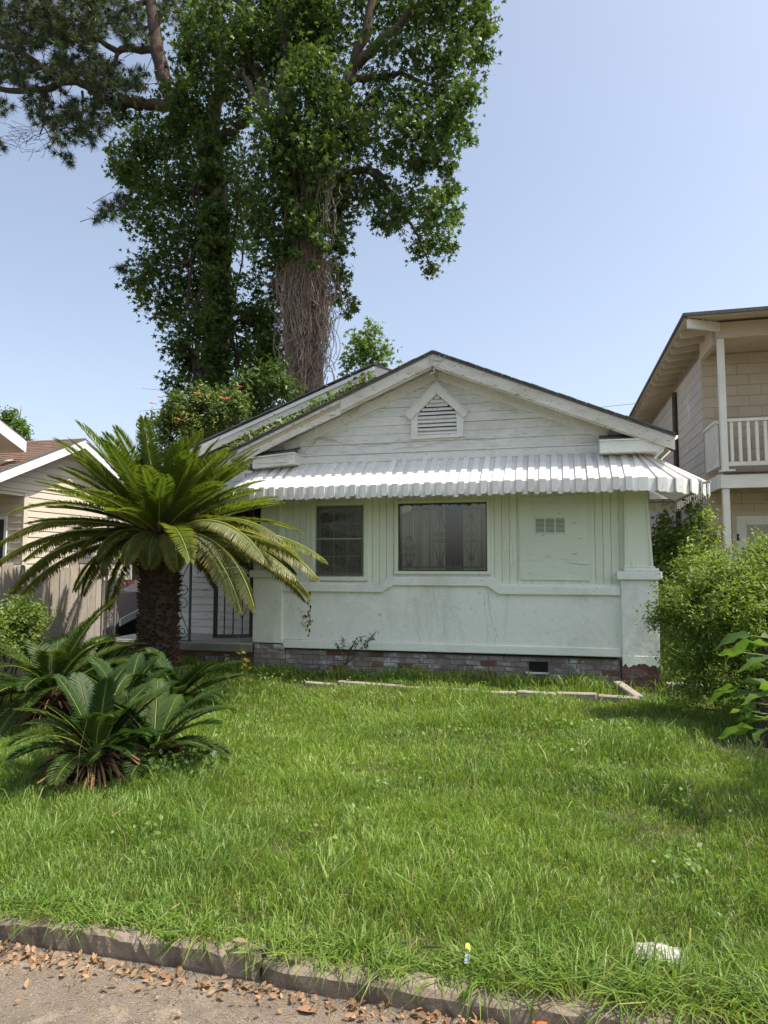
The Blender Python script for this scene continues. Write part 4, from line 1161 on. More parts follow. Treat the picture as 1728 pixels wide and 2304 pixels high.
# roof with real shingle courses on the slope that shows
RXE = NX + .32
mb = MB()
for sgn, ye in ((-1, AY - 3.6), (1, AY + 2.9)):
    ze = AZ + .03 - NP * abs(ye - AY)
    mb.prism([(RXE - .02, AY, AZ + .03), (RXE - .02, ye, ze), (RXE - .02, ye, ze - .03), (RXE - .02, AY, AZ)], (-9, 0, 0))
nr = mb.build('roof', M['brown'], nb_)
mb = MB(); Ls = math.hypot(3.6, 3.6 * NP); na = math.atan(NP)
for c in range(29):
    s0_ = c * .138
    x = RXE
    while x > RXE - 5.5:
        w = R.uniform(.12, .34)
        y = AY - s0_ * math.cos(na); zz = AZ + .034 - s0_ * math.sin(na); dy, dz_ = -.145 * math.cos(na), -.145 * math.sin(na); t = R.uniform(.007, .014)
        mb.poly([(x, y, zz), (x - w + .004, y, zz), (x - w + .004, y + dy, zz + dz_ + t), (x, y + dy, zz + dz_ + t)])
        mb.poly([(x, y + dy, zz + dz_ + t), (x - w + .004, y + dy, zz + dz_ + t), (x - w + .004, y + dy, zz + dz_), (x, y + dy, zz + dz_)])
        x -= w
tag(mb.build('roof_shingles', M['brown'], nb_), kind='stuff')
for sgn, ye in ((-1, AY - 3.62), (1, AY + 2.9)):
    ze = AZ - NP * abs(ye - AY)
    MB().prism([(RXE - .0, AY, AZ), (RXE - .0, ye, ze), (RXE - .0, ye, ze - .16), (RXE - .0, AY, AZ - .16)], (.022, 0, 0)).build('rake_board', M['white'], nb_)
    MB().prism([(RXE - .002, AY, AZ - .10), (RXE - .002, ye, ze - .10), (RXE - .002, ye, ze - .12), (RXE - .002, AY, AZ - .12)], (-.33, 0, 0)).build('soffit', M['cream'], nb_)
    MB().prism([(RXE + .024, AY, AZ + .035), (RXE + .024, ye, ze + .035), (RXE + .024, ye, ze - .005), (RXE + .024, AY, AZ - .005)], (-.05, 0, 0)).build('drip_edge', M['shingle'], nb_)
# upper front gable of the same house, only its right rake in view
UX = NX + .34
ua, ub = at_x(-70, 893, UX), at_x(57, 992, UX)
MB().prism([ua + [0, 0, .03], ub + [0, 0, .03], ub - [0, 0, .01], ua - [0, 0, .01]], (-4, 0, 0)).build('roof', M['shingle'], nb_)
MB().prism([ua + [.024, 0, -.012], ub + [.024, 0, -.012], ub + [.024, 0, -.20], ua + [.024, 0, -.20]], (-.022, 0, 0)).build('rake_board', M['white'], nb_)
MB().prism([ua + [.0, 0, -.17], ub + [.0, 0, -.17], ub + [.0, 0, -.19], ua + [.0, 0, -.19]], (-.5, 0, 0)).build('soffit', M['cream'], nb_)
MB().prism([ua + [-.5, 0, -.19], ub + [-.5, 0, -.19], (UX - .5, ub[1], 3.2), (UX - .5, ua[1], 3.2)], (-.1, 0, 0)).build('gable_wall', M['cream'], nb_)
# low lean-to roof beside it
la, lb, lc, ld = at_x(262, 1330, -8.5), at_x(345, 1296, -8.5), at_x(345, 1352, -7.4), at_x(268, 1392, -7.4)
lt = thing('lean_to', 'low dark lean-to roof with white edge board beside the cream house', 'lean-to', (-8, 11.5, 0))
MB().prism([la, lb, lc, ld], (0, 0, -.02)).build('roof', mat('dark slate felt', (.045, .047, .06), (.035, .036, .045), 4, rough=.6), lt)
e1, e2 = at_x(268, 1395, -7.38), at_x(345, 1355, -7.38)
MB().prism([ld + [.01, 0, -.005], lc + [.01, 0, -.005], lc + [.01, 0, -.13], ld + [.01, 0, -.13]], (.02, 0, 0)).build('edge_board', M['white'], lt)
MB().prism([ld + [-.02, 0, -.13], lc + [-.02, 0, -.13], (lc[0] - .02, lc[1], 0), (ld[0] - .02, ld[1], 0)], (-.05, 0, 0)).build('wall', M['dark'], lt)

# ------------------------------------------------------------------ wooden fence along the drive
FX = -6.62
fen = thing('fence', 'grey weathered vertical board fence beside the driveway at left', 'fence', (FX, 6.5, 0))
y = 4.2; k = 0
while y < 8.85:
    w = R.uniform(.17, .205); h = 1.52 + R.normal(0, .022)
    o = MB(); tilt = R.normal(0, .010)
    o.prism([(FX, y, -.02), (FX, y + w, -.02), (FX, y + w + tilt, h - .03), (FX, y + w - .03 + tilt, h), (FX, y + .03 + tilt, h + R.normal(0, .006)), (FX, y + tilt, h - .03)], (-.022, 0, 0))
    o.build('fence_board', M['fence'], fen, bevel=.003)
    y += w + R.uniform(.006, .018); k += 1
for z in (.3, 1.2): MB().box(FX - .065, FX - .024, 4.2, 8.9, z, z + .09).build('rail', M['fence'], fen)
for yy in (4.3, 6.6, 8.8): MB().box(FX - .16, FX - .067, yy - .045, yy + .045, 0, 1.45).build('post', M['fence'], fen)
# overhead wire behind the roofs
c0, c1 = at_y(1300, 922, 24), at_y(1430, 908, 24)
dd = (c1 - c0)
tag(MB().tube([c0 + dd * t for t in np.linspace(-8, 6, 8)], .008, 5).build('overhead_wire', M['greyiron']), 'thin overhead wire crossing the sky beside the tan building eave', 'wire')

# ------------------------------------------------------------------ edging, bricks and litter in the yard
ed = thing('garden_edging', 'low pinkish concrete edging sunk in the grass before the porch', 'edging', (-1.5, 8.45, 0))
a0, a1 = at_z(760, 1532, .05), at_z(1440, 1568, .07)
L = a1 - a0; nE = 8; EDG0, EDG1 = a0.copy(), a1.copy()
for i in range(-5, nE):
    if i in (-2, -3): continue
    p, q = a0 + L * (i + .01) / nE, a0 + L * (i + .985) / nE
    sink = {0: 0, 1: -.008, 5: -.004, 6: 0, 7: -.002, -4: -.006}.get(i, -.03)
    MB().bar(p + [0, 0, -.07 + sink], q + [0, 0, -.07 + sink + R.normal(0, .008)], .085, .15).build('edging_block', M['edging'], ed, bevel=.012)
p = a1 + np.array([.0, .02, 0]); q = p + np.array([-.16, .75, .03])
for i in range(2): MB().bar(p + (q - p) * (.05 + i * .5) + [0, 0, -.07], p + (q - p) * (.53 + i * .5) + [0, 0, -.07], .11, .15).build('edging_block', M['edging'], ed, bevel=.012)
bst = thing('brick_border', 'low red brick border with pale top right of the porch pier', 'border', (1.5, 8.7, 0))
for i in range(4):
    MB().box(XR + .02 + i * .21, XR + .215 + i * .21, 8.60 - i * .02, 8.70 - i * .02, -.02, .10).build('brick', M['brick'], bst, bevel=.005)
    MB().box(XR + .02 + i * .21, XR + .215 + i * .21, 8.59 - i * .02, 8.71 - i * .02, .102, .135).build('coping', M['edging'], bst, bevel=.005)
# standpipe tap by the slab
tp = thing('water_tap', 'small grey standpipe tap before the brick porch base', 'tap', (at_z(537, 1505, 0)[0], 8.8, 0))
tx = tp.location.x
MB().tube([(tx, 8.85, 0), (tx, 8.85, .20)], .012, 8).build('pipe', M['sash'], tp)
MB().tube([(tx, 8.85, .20), (tx, 8.80, .215), (tx, 8.765, .19), (tx, 8.755, .155)], .011, 8).build('spout', M['sash'], tp)
MB().tube([(tx - .03, 8.80, .25), (tx + .03, 8.80, .25)], .007, 6).build('handle', M['sash'], tp)
# crumpled plastic bag, wrappers
def crumple(name, c, sx, sy_, h, m, label, cat, seed):
    r = np.random.RandomState(seed); n = 22; mb = MB()
    for j in range(n):
        for i in range(n):
            u, v = i / (n - 1) * 2 - 1, j / (n - 1) * 2 - 1
            e = max(0, 1 - (abs(u) ** 2.2 + abs(v) ** 2.2) * .85)
            mb.v.append((c[0] + u * sx * (1 + .03 * r.randn()), c[1] + v * sy_ * (1 + .03 * r.randn()), c[2] + h * e * (.8 + .3 * r.rand()) + .006 * r.rand()))
    for j in range(n - 1):
        for i in range(n - 1): b = j * n + i; mb.f.append((b, b + 1, b + n + 1, b + n))
    return tag(mb.build(name, m), label, cat)
pbg = at_z(1482, 2134, .05)
crumple('plastic_bag', (pbg[0], pbg[1], .03), .085, .06, .024, mat('dirty white plastic', (.46, .43, .39), (.27, .255, .235), 22, rough=.5), 'crumpled dirty white plastic bag lying in the grass', 'plastic bag', 3)
q = at_z(1049, 2150, .05)
wr = MB(); wr.prism([(q[0] - .008, q[1], .02), (q[0] + .008, q[1] + .004, .02), (q[0] + .010, q[1] + .02, .052), (q[0] - .005, q[1] + .02, .055)], (.004, .006, .004))
wr = wr.build('candy_wrapper', mat('pale blue wrapper', (.45, .55, .66), rough=.4)); tag(wr, 'tiny yellow and blue candy wrapper in the grass above the kerb', 'wrapper')
put('wrapper_end', MB().prism([(q[0] - .006, q[1] + .021, .055), (q[0] + .010, q[1] + .021, .054), (q[0] + .004, q[1] + .034, .070), (q[0] - .007, q[1] + .032, .072)], (.004, .006, .004)).mesh('wrapper_end', mat('yellow wrapper', (.75, .68, .06), rough=.4)), wr)
q = at_z(1222, 2290, -.055)
pk = MB().prism([(q[0] - .035, q[1] - .03, -.074), (q[0] + .055, q[1] - .04, -.072), (q[0] + .035, q[1] + .03, -.037), (q[0] + .005, q[1] + .05, -.022)], (.002, .008, .010)).build('snack_packet', mat('silver foil', (.62, .62, .66), rough=.3, metal=.6))
tag(pk, 'torn orange and silver snack packet in the gutter', 'packet')
put('orange_print', MB().prism([(q[0] - .037, q[1] - .031, -.070), (q[0] + .012, q[1] - .036, -.069), (q[0] + .018, q[1] + .036, -.023), (q[0] + .003, q[1] + .052, -.014)], (.001, .004, .010)).mesh('orange_print', mat('orange print', (.72, .15, .03), rough=.4)), pk)
# gutter litter: dead leaves and straw
N = 1300
lx = R.uniform(-3.2, 2.5, N); ly = 2.53 - np.abs(R.normal(0, .075, N)) + .005
far_ = R.rand(N) < .16; ly = np.where(far_, 2.5 - R.uniform(0, 1.2, N), ly)
P = np.stack([lx, ly, -.079 + R.uniform(0, .018, N)], 1)
tag(leaf_cloud('leaf_litter', P, .030, M['deadleaf'], 'dry', up=.90, width=.62), 'brown dead leaves gathered in the gutter', 'dead leaves', kind='stuff')
N = 5200
lx = R.uniform(-3.2, 2.5, N); ly = 2.52 - np.abs(R.normal(0, .24, N)); P = np.stack([lx, ly, np.full(N, -.0798)], 1)
d_ = R.uniform(0, 6.3, N); l_ = R.uniform(.004, .018, N)
A = np.stack([np.cos(d_), np.sin(d_), 0 * d_ + .05], 1) * l_[:, None]; B_ = np.stack([-np.sin(d_), np.cos(d_), 0 * d_], 1) * .0009
V = np.stack([P - A - B_, P - A + B_, P + A + B_, P + A - B_], 1).reshape(-1, 3)
tag(put('straw_litter', npmesh('straw_litter', V, [np.arange(4 * N).reshape(-1, 4)], M['straw'])), 'bits of dry straw scattered on the street edge', 'straw', kind='stuff')
for i, (px, py, s_, lab) in enumerate(((692, 2276, .085, 'broad brown dead leaf lying flat on the street below the kerb joint'), (705, 2205, .06, 'curled tan dead leaf lying right of the kerb joint'),
                                      (1175 - 60, 2290, .06, 'reddish dead leaf beside the snack packet in the gutter'), (540, 2120, .07, 'brown curled dead leaf caught in grass above the kerb'))):
    p = at_z(px, py, -.078 if py > 2150 else .05)
    me_ = MB(); pts = [(0, 0), (.3, .22), (.62, .20), (1, 0), (.6, -.22), (.28, -.2)]
    me_.v = [(p[0] + (a - .5) * s_, p[1] + b * s_, p[2] + .012 * abs(b) * 4 * s_ * 8 + .004) for a, b in pts] + [(p[0], p[1], p[2] + .003)]
    me_.f = [(6, k, (k + 1) % 6) for k in range(6)]
    tag(me_.build('dead_leaf', mat('dead leaf brown', ((.30, .17, .10), (.42, .28, .17), (.28, .08, .06), (.26, .17, .11))[i], rough=.8)), lab, 'leaf')

# ------------------------------------------------------------------ cycads
def frond_mesh(base, az, el, L, bend, pairs, lw, keel=.35, m=None, old=0.0, tint=.5, twist=0.0, llen=.17, sag=0.0):
    """one feather leaf: a bent rachis with two rows of narrow leaflets"""
    n = 22; p = np.array(base, float); pts = [p.copy()]; T = []
    for i in range(n):
        t = (i + .5) / n
        e = el - bend * (t ** 1.35) - sag * max(0, t - .6)
        a = az + twist * t
        d = np.array([math.cos(e) * math.cos(a), math.cos(e) * math.sin(a), math.sin(e)])
        p = p + d * L / n; pts.append(p.copy()); T.append(d)
    T.append(T[-1]); pts = np.array(pts); T = np.array(T)
    side = np.cross(T, (0, 0, 1.0)); bad = np.linalg.norm(side, axis=1) < .05
    side[bad] = (math.sin(az), -math.cos(az), 0)
    side = unit(side); U = np.cross(side, T)
    t = np.linspace(.10, 1.0, pairs); f = t * n; i0 = np.minimum(f.astype(int), n - 1); w = (f - i0)[:, None]
    P = pts[i0] * (1 - w) + pts[i0 + 1] * w; TT = T[i0]; SS = side[i0]; UU = U[i0]
    ln = llen * np.interp(t, [.1, .18, .35, .75, .93, 1.0], [.22, .62, 1.0, .95, .62, .36])
    fwd_ = np.interp(t, [.1, .6, .9, 1.0], [.45, .62, .95, 1.9])
    V = []; A = []
    for sgn in (-1, 1):
        jit = R.normal(0, .05, (pairs, 3))
        D = unit(TT * fwd_[:, None] + SS * sgn + UU * keel + jit)
        tip = P + D * ln[:, None] + UU * (-.12 * ln[:, None]) * (1 if old < .3 else 1.8)
        mid = P + D * (ln * .45)[:, None]
        wv = unit(np.cross(D, UU)) * (lw / 2)
        mid1, mid2 = mid + wv, mid - wv
        V.append(np.stack([P - TT * lw * .35, mid1, tip, mid2], 1).reshape(-1, 3))
        ag = np.zeros((pairs, 4)); ag[:, 2] = old * R.uniform(.5, 1.2, pairs); ag[:, 1] = ag[:, 3] = old * .12
        A.append(ag.ravel())
    V = np.concatenate(V); A = np.clip(np.concatenate(A), 0, 1)
    F4 = np.arange(len(V)).reshape(-1, 4)
    F = [np.concatenate([F4[:, [0, 1, 2]], F4[:, [0, 2, 3]]])]
    # rachis
    rr = np.linspace(.009, .003, n + 1) * (L / 1.4)
    b = len(V); ring = []
    for k in range(4):
        a = k * math.pi / 2
        ring.append(pts + side * (np.cos(a) * rr)[:, None] + U * (np.sin(a) * rr)[:, None])
    rv = np.stack(ring, 1).reshape(-1, 3)
    q = []
    for i in range(n):
        for k in range(4):
            q.append((b + i * 4 + k, b + i * 4 + (k + 1) % 4, b + (i + 1) * 4 + (k + 1) % 4, b + (i + 1) * 4 + k))
    V = np.concatenate([V, rv]); A = np.concatenate([A, np.zeros(len(rv))])
    me = npmesh('frond', V, [F[0], np.array(q)], m, tint=np.full(len(V), tint), age=A)
    me.materials.append(M['rachis'])
    mi = np.zeros(len(me.polygons), np.int32); mi[len(F[0]):] = 1
    me.polygons.foreach_set('material_index', mi)
    return me

def cycad_trunk(t, base, h, r, n):
    mb = MB(); x, y, z0 = base
    prof = [(0, 1.15), (.15, 1.0), (.6, .95), (.9, 1.02), (1.0, .85), (1.06, .4)]
    mb.tube([(x, y, z0 + h * a) for a, _ in prof], [r * .82 * b for _, b in prof], 14)
    mb.build('trunk', M['scale'], t)
    mb = MB()
    for i in range(n):
        f = (i + .5) / n; a = i * 2.39996 + R.normal(0, .1); z = z0 + h * f + R.normal(0, .01)
        rr = r * np.interp(f, [0, .15, .6, .9, 1], [1.12, .98, .93, 1.0, .8]) * .80
        c, s = math.cos(a), math.sin(a); L = R.uniform(.045, .095) * (1.3 if f > .85 else 1); w = R.uniform(.016, .028); up = R.uniform(.1, .9)
        p = np.array([x + c * rr, y + s * rr, z]); o = np.array([c, s, up]); o /= np.linalg.norm(o); u = np.array([-s, c, 0])
        tip = p + o * L
        v = [p - u * w + [0, 0, -.018], p + u * w + [0, 0, -.018], p + [0, 0, .02], tip - u * w * .45, tip + u * w * .45, tip + [0, 0, .008]]
        b = len(mb.v); mb.v += [tuple(q) for q in v]
        mb.f += [(b, b + 1, b + 4, b + 3), (b + 1, b + 2, b + 5, b + 4), (b + 2, b, b + 3, b + 5), (b + 3, b + 4, b + 5)]
    tag(mb.build('leaf_bases', M['scale'], t), kind='stuff')

# the big one
pb = at_z(344, 1560, 0)
PX, PYc = pb[0] - .01, pb[1] + .1
big = thing('cycad_palm', 'large cycad palm with thick scaly trunk and wide crown of arching fronds', 'cycad', (PX, PYc, 0))
CH = 1.99
cycad_trunk(big, (PX, PYc, 0), CH, .262, 1000)
top = np.array([PX, PYc, CH - .02])
nf = 0
for i in range(138):
    f = i / 137
    az = i * 2.39996 + R.normal(0, .12)
    if f < .10: el, L, bend, old = rad(R.uniform(54, 70)), R.uniform(.85, 1.1), rad(16), 0
    elif f < .58: el, L, bend, old = rad(np.interp(f, [.10, .58], [58, 20]) + R.normal(0, 5)), R.uniform(1.25, 1.54), rad(R.uniform(8, 24)), 0
    elif f < .68: el, L, bend, old = rad(np.interp(f, [.58, .68], [22, 8]) + R.normal(0, 5)), R.uniform(1.6, 1.8), rad(R.uniform(35, 55)), .25
    else: el, L, bend, old = rad(np.interp(f, [.68, 1.0], [18, -6]) + R.normal(0, 6)), R.uniform(1.72, 2.08), rad(R.uniform(42, 72)), R.uniform(.28, .6)
    toward = -math.sin(az)                        # nearer fronds droop and shorten
    if f > .64 and toward > .55: bend += rad(40); L *= np.interp(toward, [.55, .85], [.60, .40])
    if f > .64 and toward > .6 and i % 2: continue
    b = top + np.array([math.cos(az), math.sin(az), 0]) * np.interp(f, [0, .4, 1], [.02, .10, .20]) + [0, 0, -.10 * f]
    me = frond_mesh(b, az, el, L, bend, 112, .0165, keel=.40 if old < .3 else -.45, m=M['frond'], old=old, tint=R.uniform(.25, 1.0) if old < .3 else R.uniform(0, .6), twist=R.normal(0, .12), llen=.20 if old < .3 else .185)
    put('frond', me, big)
mb = MB()
for i in range(46):
    a = i * 2.4; e = R.uniform(.4, 1.2); p = top + np.array([math.cos(a) * .12, math.sin(a) * .12, -.12 + R.uniform(-.05, .1)])
    d = np.array([math.cos(a) * math.cos(e), math.sin(a) * math.cos(e), math.sin(e) * .8]); mb.tube([p, p + d * .10, p + d * R.uniform(.14, .24) + [0, 0, -.02]], [.010, .006, .001], 4)
mb.build('dry_scales', M['deadfrond'], big)

def pup(center, h, r, n, L, lab, seed, facing=0, el0=70, el1=5, bendr=(30, 60), base_n=160, tint=(.1, .9), llen=.15, dry=24):
    global R
    keep = R; R = np.random.RandomState(seed)
    t = thing('cycad_palm', lab, 'cycad', (center[0], center[1], 0), 'small cycads clustered round the big palm')
    cycad_trunk(t, (center[0], center[1], 0), h, r, base_n)
    for i in range(n):
        f = i / (n - 1.0); az = i * 2.39996 + facing + R.normal(0, .15)
        el = rad(np.interp(f, [0, 1], [el0, el1]) + R.normal(0, 6)); bend = rad(R.uniform(*bendr))
        b = np.array([center[0], center[1], h]) + np.array([math.cos(az), math.sin(az), 0]) * r * .5 * f
        put('frond', frond_mesh(b, az, el, L * R.uniform(.75, 1.1) * (1 - .25 * (f > .7)), bend, 76, .017, keel=.32, m=M['pupfrond'], old=.12 * (R.rand() < .3), tint=R.uniform(*tint), twist=R.normal(0, .2), llen=llen * R.uniform(.85, 1.1)), t)
    mb = MB()
    for i in range(dry):
        a = R.uniform(0, 6.28); p = np.array([center[0] + math.cos(a) * r * .7, center[1] + math.sin(a) * r * .7, h * R.uniform(.55, 1.0)]); e = R.uniform(-.6, .35)
        d = np.array([math.cos(a) * math.cos(e), math.sin(a) * math.cos(e), math.sin(e)]); l = R.uniform(.12, .34)
        mb.tube([p, p + d * l * .6, p + d * l + [0, 0, -.05]], [.010, .008, .006], 5)
    mb.build('cut_stalks', M['deadfrond'], t)
    R = keep
def gpos(px, py, gy): p = at_y(px, py, gy); return p
pA = gpos(118, 1560, 5.7); pup((pA[0], 5.7, 0), pA[2], .17, 30, 1.05, 'small cycad at far left with fronds swept toward the fence', 1, .4, 72, -2, (30, 65), 260, (.2, .9), .16, 40)
pB = gpos(217, 1690, 4.35); pup((pB[0], 4.35, 0), pB[2], .19, 22, .70, 'low front cycad with brown cut stalks at its base', 2, 1.0, 78, 14, (20, 60), 240, (.1, .8), .13, 110)
pC = gpos(345, 1690, 4.75); pup((pC[0], 4.75, 0), pC[2], .13, 22, .76, 'low cycad leaning over the grass right of the front one', 5, 2.0, 64, 2, (30, 70), 120, (0, .6), .135, 34)
pD = gpos(395, 1585, 6.3); pup((pD[0], 6.3, 0), max(pD[2], .15), .13, 24, .72, 'dark cycad at the foot of the big palm trunk, right side', 7, .2, 60, 4, (25, 60), 100, (0, .45), .14, 10)
pE = gpos(275, 1620, 5.4); pup((pE[0], 5.4, 0), pE[2], .14, 22, .62, 'dark cycad before the big palm trunk, in deepest shade', 9, .9, 76, 12, (20, 55), 140, (0, .35), .14, 16)
pF = gpos(215, 1560, 6.5); pup((pF[0], 6.5, 0), pF[2], .15, 22, .85, 'tall dark cycad in front of the fence end, behind the others', 12, .7, 74, 10, (30, 60), 140, (0, .5), .16, 10)

# ------------------------------------------------------------------ shrubs and small plants
def shrub(name, label, cat, masses, leaf, size, m, stems, group=None, kind='oval', width=.45, up=.45, stem_m=None):
    c0 = masses[0][0]
    t = thing(name, label, cat, (stems[0][0][0][0] if stems else c0[0], stems[0][0][0][1] if stems else c0[1], 0), group)
    P = np.concatenate([blob(*a) for a in masses])
    P = P[P[:, 2] > .02]
    leaf_cloud(leaf, P, size, m, kind, up=up, parent=t, width=width, droop=.25)
    if stems:
        mb = MB()
        for pts, r0, r1 in stems: mb.tube(pts, np.linspace(r0, r1, len(pts)), 6)
        mb.build('stems', stem_m or M['stem'], t)
    return t
def twigs(base, targets, r0=.02, r1=.004):
    out = []
    for q in targets:
        b = np.array(base) + [R.normal(0, .05), R.normal(0, .05), 0]; q = np.array(q)
        m = b * .5 + q * .5 + R.normal(0, .06, 3); m[2] = b[2] * .4 + q[2] * .6
        out.append(([b, b * .75 + m * .25 + R.normal(0, .03, 3), m, m * .4 + q * .6 + R.normal(0, .04, 3), q], r0, r1))
    return out
# privet at the right edge
bx, by = 2.42, 7.35
masses = []
def W(px, py, y): return at_y(px, py, y)
for (px, py, y, r, n, cl) in ((1600, 1345, 7.2, .52, 6800, 60), (1680, 1315, 7.3, .52, 6800, 60), (1545, 1370, 7.3, .34, 4000, 36), (1640, 1380, 6.9, .50, 5500, 50), (1478, 1392, 7.4, .14, 500, 10), (1590, 1440, 7.1, .42, 4600, 40),
                              (1690, 1420, 6.8, .55, 5500, 50), (1760, 1340, 7.2, .68, 7000, 60), (1800, 1450, 7.0, .7, 4500, 50), (1610, 1490, 6.9, .40, 3000, 36), (1560, 1500, 7.3, .28, 1200, 22), (1700, 1520, 6.7, .45, 2200, 30),
                              (1570, 1560, 7.0, .22, 600, 12), (1640, 1590, 6.9, .22, 350, 10), (1540, 1590, 7.6, .18, 350, 10), (1705, 1240, 7.4, .13, 260, 7), (1660, 1250, 7.4, .11, 180, 5), (1580, 1290, 7.5, .20, 700, 14), (1620, 1255, 7.4, .08, 80, 3), (1725, 1215, 7.4, .10, 120, 4), (1550, 1310, 7.4, .12, 240, 6), (1850, 1340, 7.5, .8, 6000, 60), (1900, 1500, 7, .8, 5000, 60)):
    masses.append((W(px, py, y), r, n, cl, .055, (1, .9, .85)))
for c_ in ((2.45, 4.7, 1.9), (2.9, 4.5, 2.1), (2.6, 5.4, 1.7), (3.0, 5.6, 1.3), (2.9, 4.6, 1.2), (2.75, 6.2, 1.5)): masses.append((np.array(c_), .5, 3600, 40, .06, (1, 1, 1)))  # unseen masses outside the frame, added to shade the lawn at right
st = twigs((bx, by, 0), [a[0] for a in masses[:-6]], .022, .004) + twigs((2.85, 5.2, 0), [a[0] for a in masses[-6:]], .03, .006)
st += [([(1.75 + R.normal(0, .05), 6.55, -.02), (1.76, 6.56, .35), (1.80, 6.62, .8), (1.95, 6.8, 1.2)], .075, .03)]
shrub('privet_bush', 'large light green privet bush overhanging the right pier of the porch, with unseen foliage added for shade', 'bush', masses, 'foliage', .040, M['bushleaf'], st)
# thin upright sapling thicket behind it, beside the house
masses = []
for (px, py, y, r, n, cl) in ((1500, 1290, 9.4, .35, 1900, 30), (1560, 1250, 9.3, .38, 2000, 40), (1510, 1220, 9.3, .25, 600, 16), (1545, 1190, 9.3, .16, 260, 8), (1580, 1160, 9.2, .14, 220, 7), (1590, 1225, 9.2, .16, 220, 9), (1485, 1190, 9.4, .16, 200, 9), (1480, 1250, 9.5, .25, 900, 16), (1560, 1145, 9.3, .10, 110, 4), (1500, 1170, 9.4, .10, 80, 5), (1598, 1185, 9.3, .08, 50, 4), (1500, 1400, 9.4, .4, 2200, 24), (1580, 1350, 9.3, .5, 2500, 30)):
    masses.append((W(px, py, y), r, n, cl, .05, (1, 1, 1)))
shrub('sapling_thicket', 'dark leafy saplings growing between the house corner and the tan building', 'bush', masses, 'foliage', .062, M['bushleaf'], twigs((2.0, 9.4, 0), [a[0] for a in masses], .014, .003), width=.5)
# shaded low scrub deeper along the side passage
masses = [((2.05, 10.8, .5), .5, 1600, 20, .08, (1, 1, 1)), ((2.3, 12, .6), .5, 1600, 20, .08, (1, 1, 1)), ((1.75, 9.0, .15), .25, 500, 10, .05, (1, 1, .6))]
shrub('passage_weeds', 'low shaded weeds growing in the side passage behind the privet', 'weeds', masses, 'foliage', .06, M['vineleaf'], twigs((2.1, 11, 0), [(2.0, 11, .5), (2.2, 11.4, .6)], .012, .003))
# broad leaved plant at the right edge: every leaf a part
def big_leaf(L, w, curl, m=M['bigleaf'], name='leaf'):
    mb = MB(); n = 7
    for i in range(n + 1):
        t = i / n; hw = w * .5 * (math.sin(math.pi * t ** .8) ** .8 if 0 < t < 1 else 0); z = -curl * t * t * L
        mb.v += [(t * L, -hw, z + hw * .30 + .008 * math.sin(i * 1.9)), (t * L, 0, z), (t * L, hw, z + hw * .30 - .008 * math.sin(i * 2.3))]
    for i in range(n):
        b = i * 3
        mb.f += [(b, b + 3, b + 4, b + 1), (b + 1, b + 4, b + 5, b + 2)]
    me = mb.mesh(name, m, True)
    at = me.attributes.new('tint', 'FLOAT', 'POINT'); at.data.foreach_set('value', np.full(len(mb.v), R.uniform(0, 1), np.float32))
    return me
BLm = [big_leaf(.17, .075, c) for c in (.12, .3, .5, .25)]
bp = thing('broadleaf_plant', 'plant with large flat pale green leaves at the right edge before the privet', 'plant', (1.9, 4.75, 0))
nodes_ = []
def put_leaf(p, az, pit, roll, s):
    put('leaf', BLm[R.randint(4)], bp, p, None, (s, s, s)).rotation_euler = Matrix(((1, 0, 0), (0, 1, 0), (0, 0, 1))).to_euler() if False else (roll, pit, az)
mb = MB()
for (px, py, y, az, s) in ((1690, 1430, 4.9, 3.0, 1.15), (1700, 1445, 4.9, 2.2, .95), (1672, 1468, 4.8, 3.5, .75), (1690, 1475, 4.9, 4.1, .6), (1712, 1432, 4.9, .3, .8), (1668, 1545, 4.7, 2.6, 1.0), (1655, 1552, 4.7, 3.2, .8), (1660, 1558, 4.7, 3.9, .75), (1668, 1536, 4.7, .1, .9), (1694, 1560, 4.7, 3.7, .7),
                           (1700, 1580, 4.6, 4.3, .75), (1686, 1580, 4.7, 3.0, .7), (1720, 1590, 4.6, .2, .9), (1712, 1605, 4.5, 2.5, 1.0), (1700, 1640, 4.5, 3.1, 1.05), (1724, 1640, 4.5, 3.9, .8), (1715, 1618, 4.6, 2.0, .8), (1740, 1560, 4.6, 3.5, 1), (1750, 1480, 4.7, 3.3, 1.1), (1760, 1620, 4.5, 3.0, 1.1), (1770, 1540, 4.5, 2.2, 1.1), (1725, 1500, 4.8, 2.9, .9), (1735, 1450, 4.8, 2.4, 1.0), (1690, 1610, 4.7, 1.2, .8)):
    p = at_y(px, py, y); az_ = az + R.normal(0, .2)
    put_leaf(p, az_, R.uniform(-.1, .35), R.normal(.35, .35), s * 1.25)
    mb.tube([p, np.array(p) * .8 + np.array([2.05, 4.8, p[2] - .1]) * .2, (2.05 + R.normal(0, .06), 4.8, p[2] - .14)], [.003, .004, .005], 4)
for k in range(34):        # the same plant goes on beyond the picture's edge
    p = (2.25 + R.uniform(-.15, .9), 4.6 + R.uniform(-.5, .6), R.uniform(.25, 1.45)); put_leaf(p, R.uniform(0, 6.3), R.uniform(-.2, .5), R.normal(0, .3), R.uniform(.8, 1.3))
for xx in (2.05, 2.3, 2.7): mb.tube([(xx, 4.8, -.02), (xx + .03, 4.82, .5), (xx - .02, 4.78, 1.3)], [.016, .013, .006], 6)
mb.build('stems', M['greenstem'], bp)
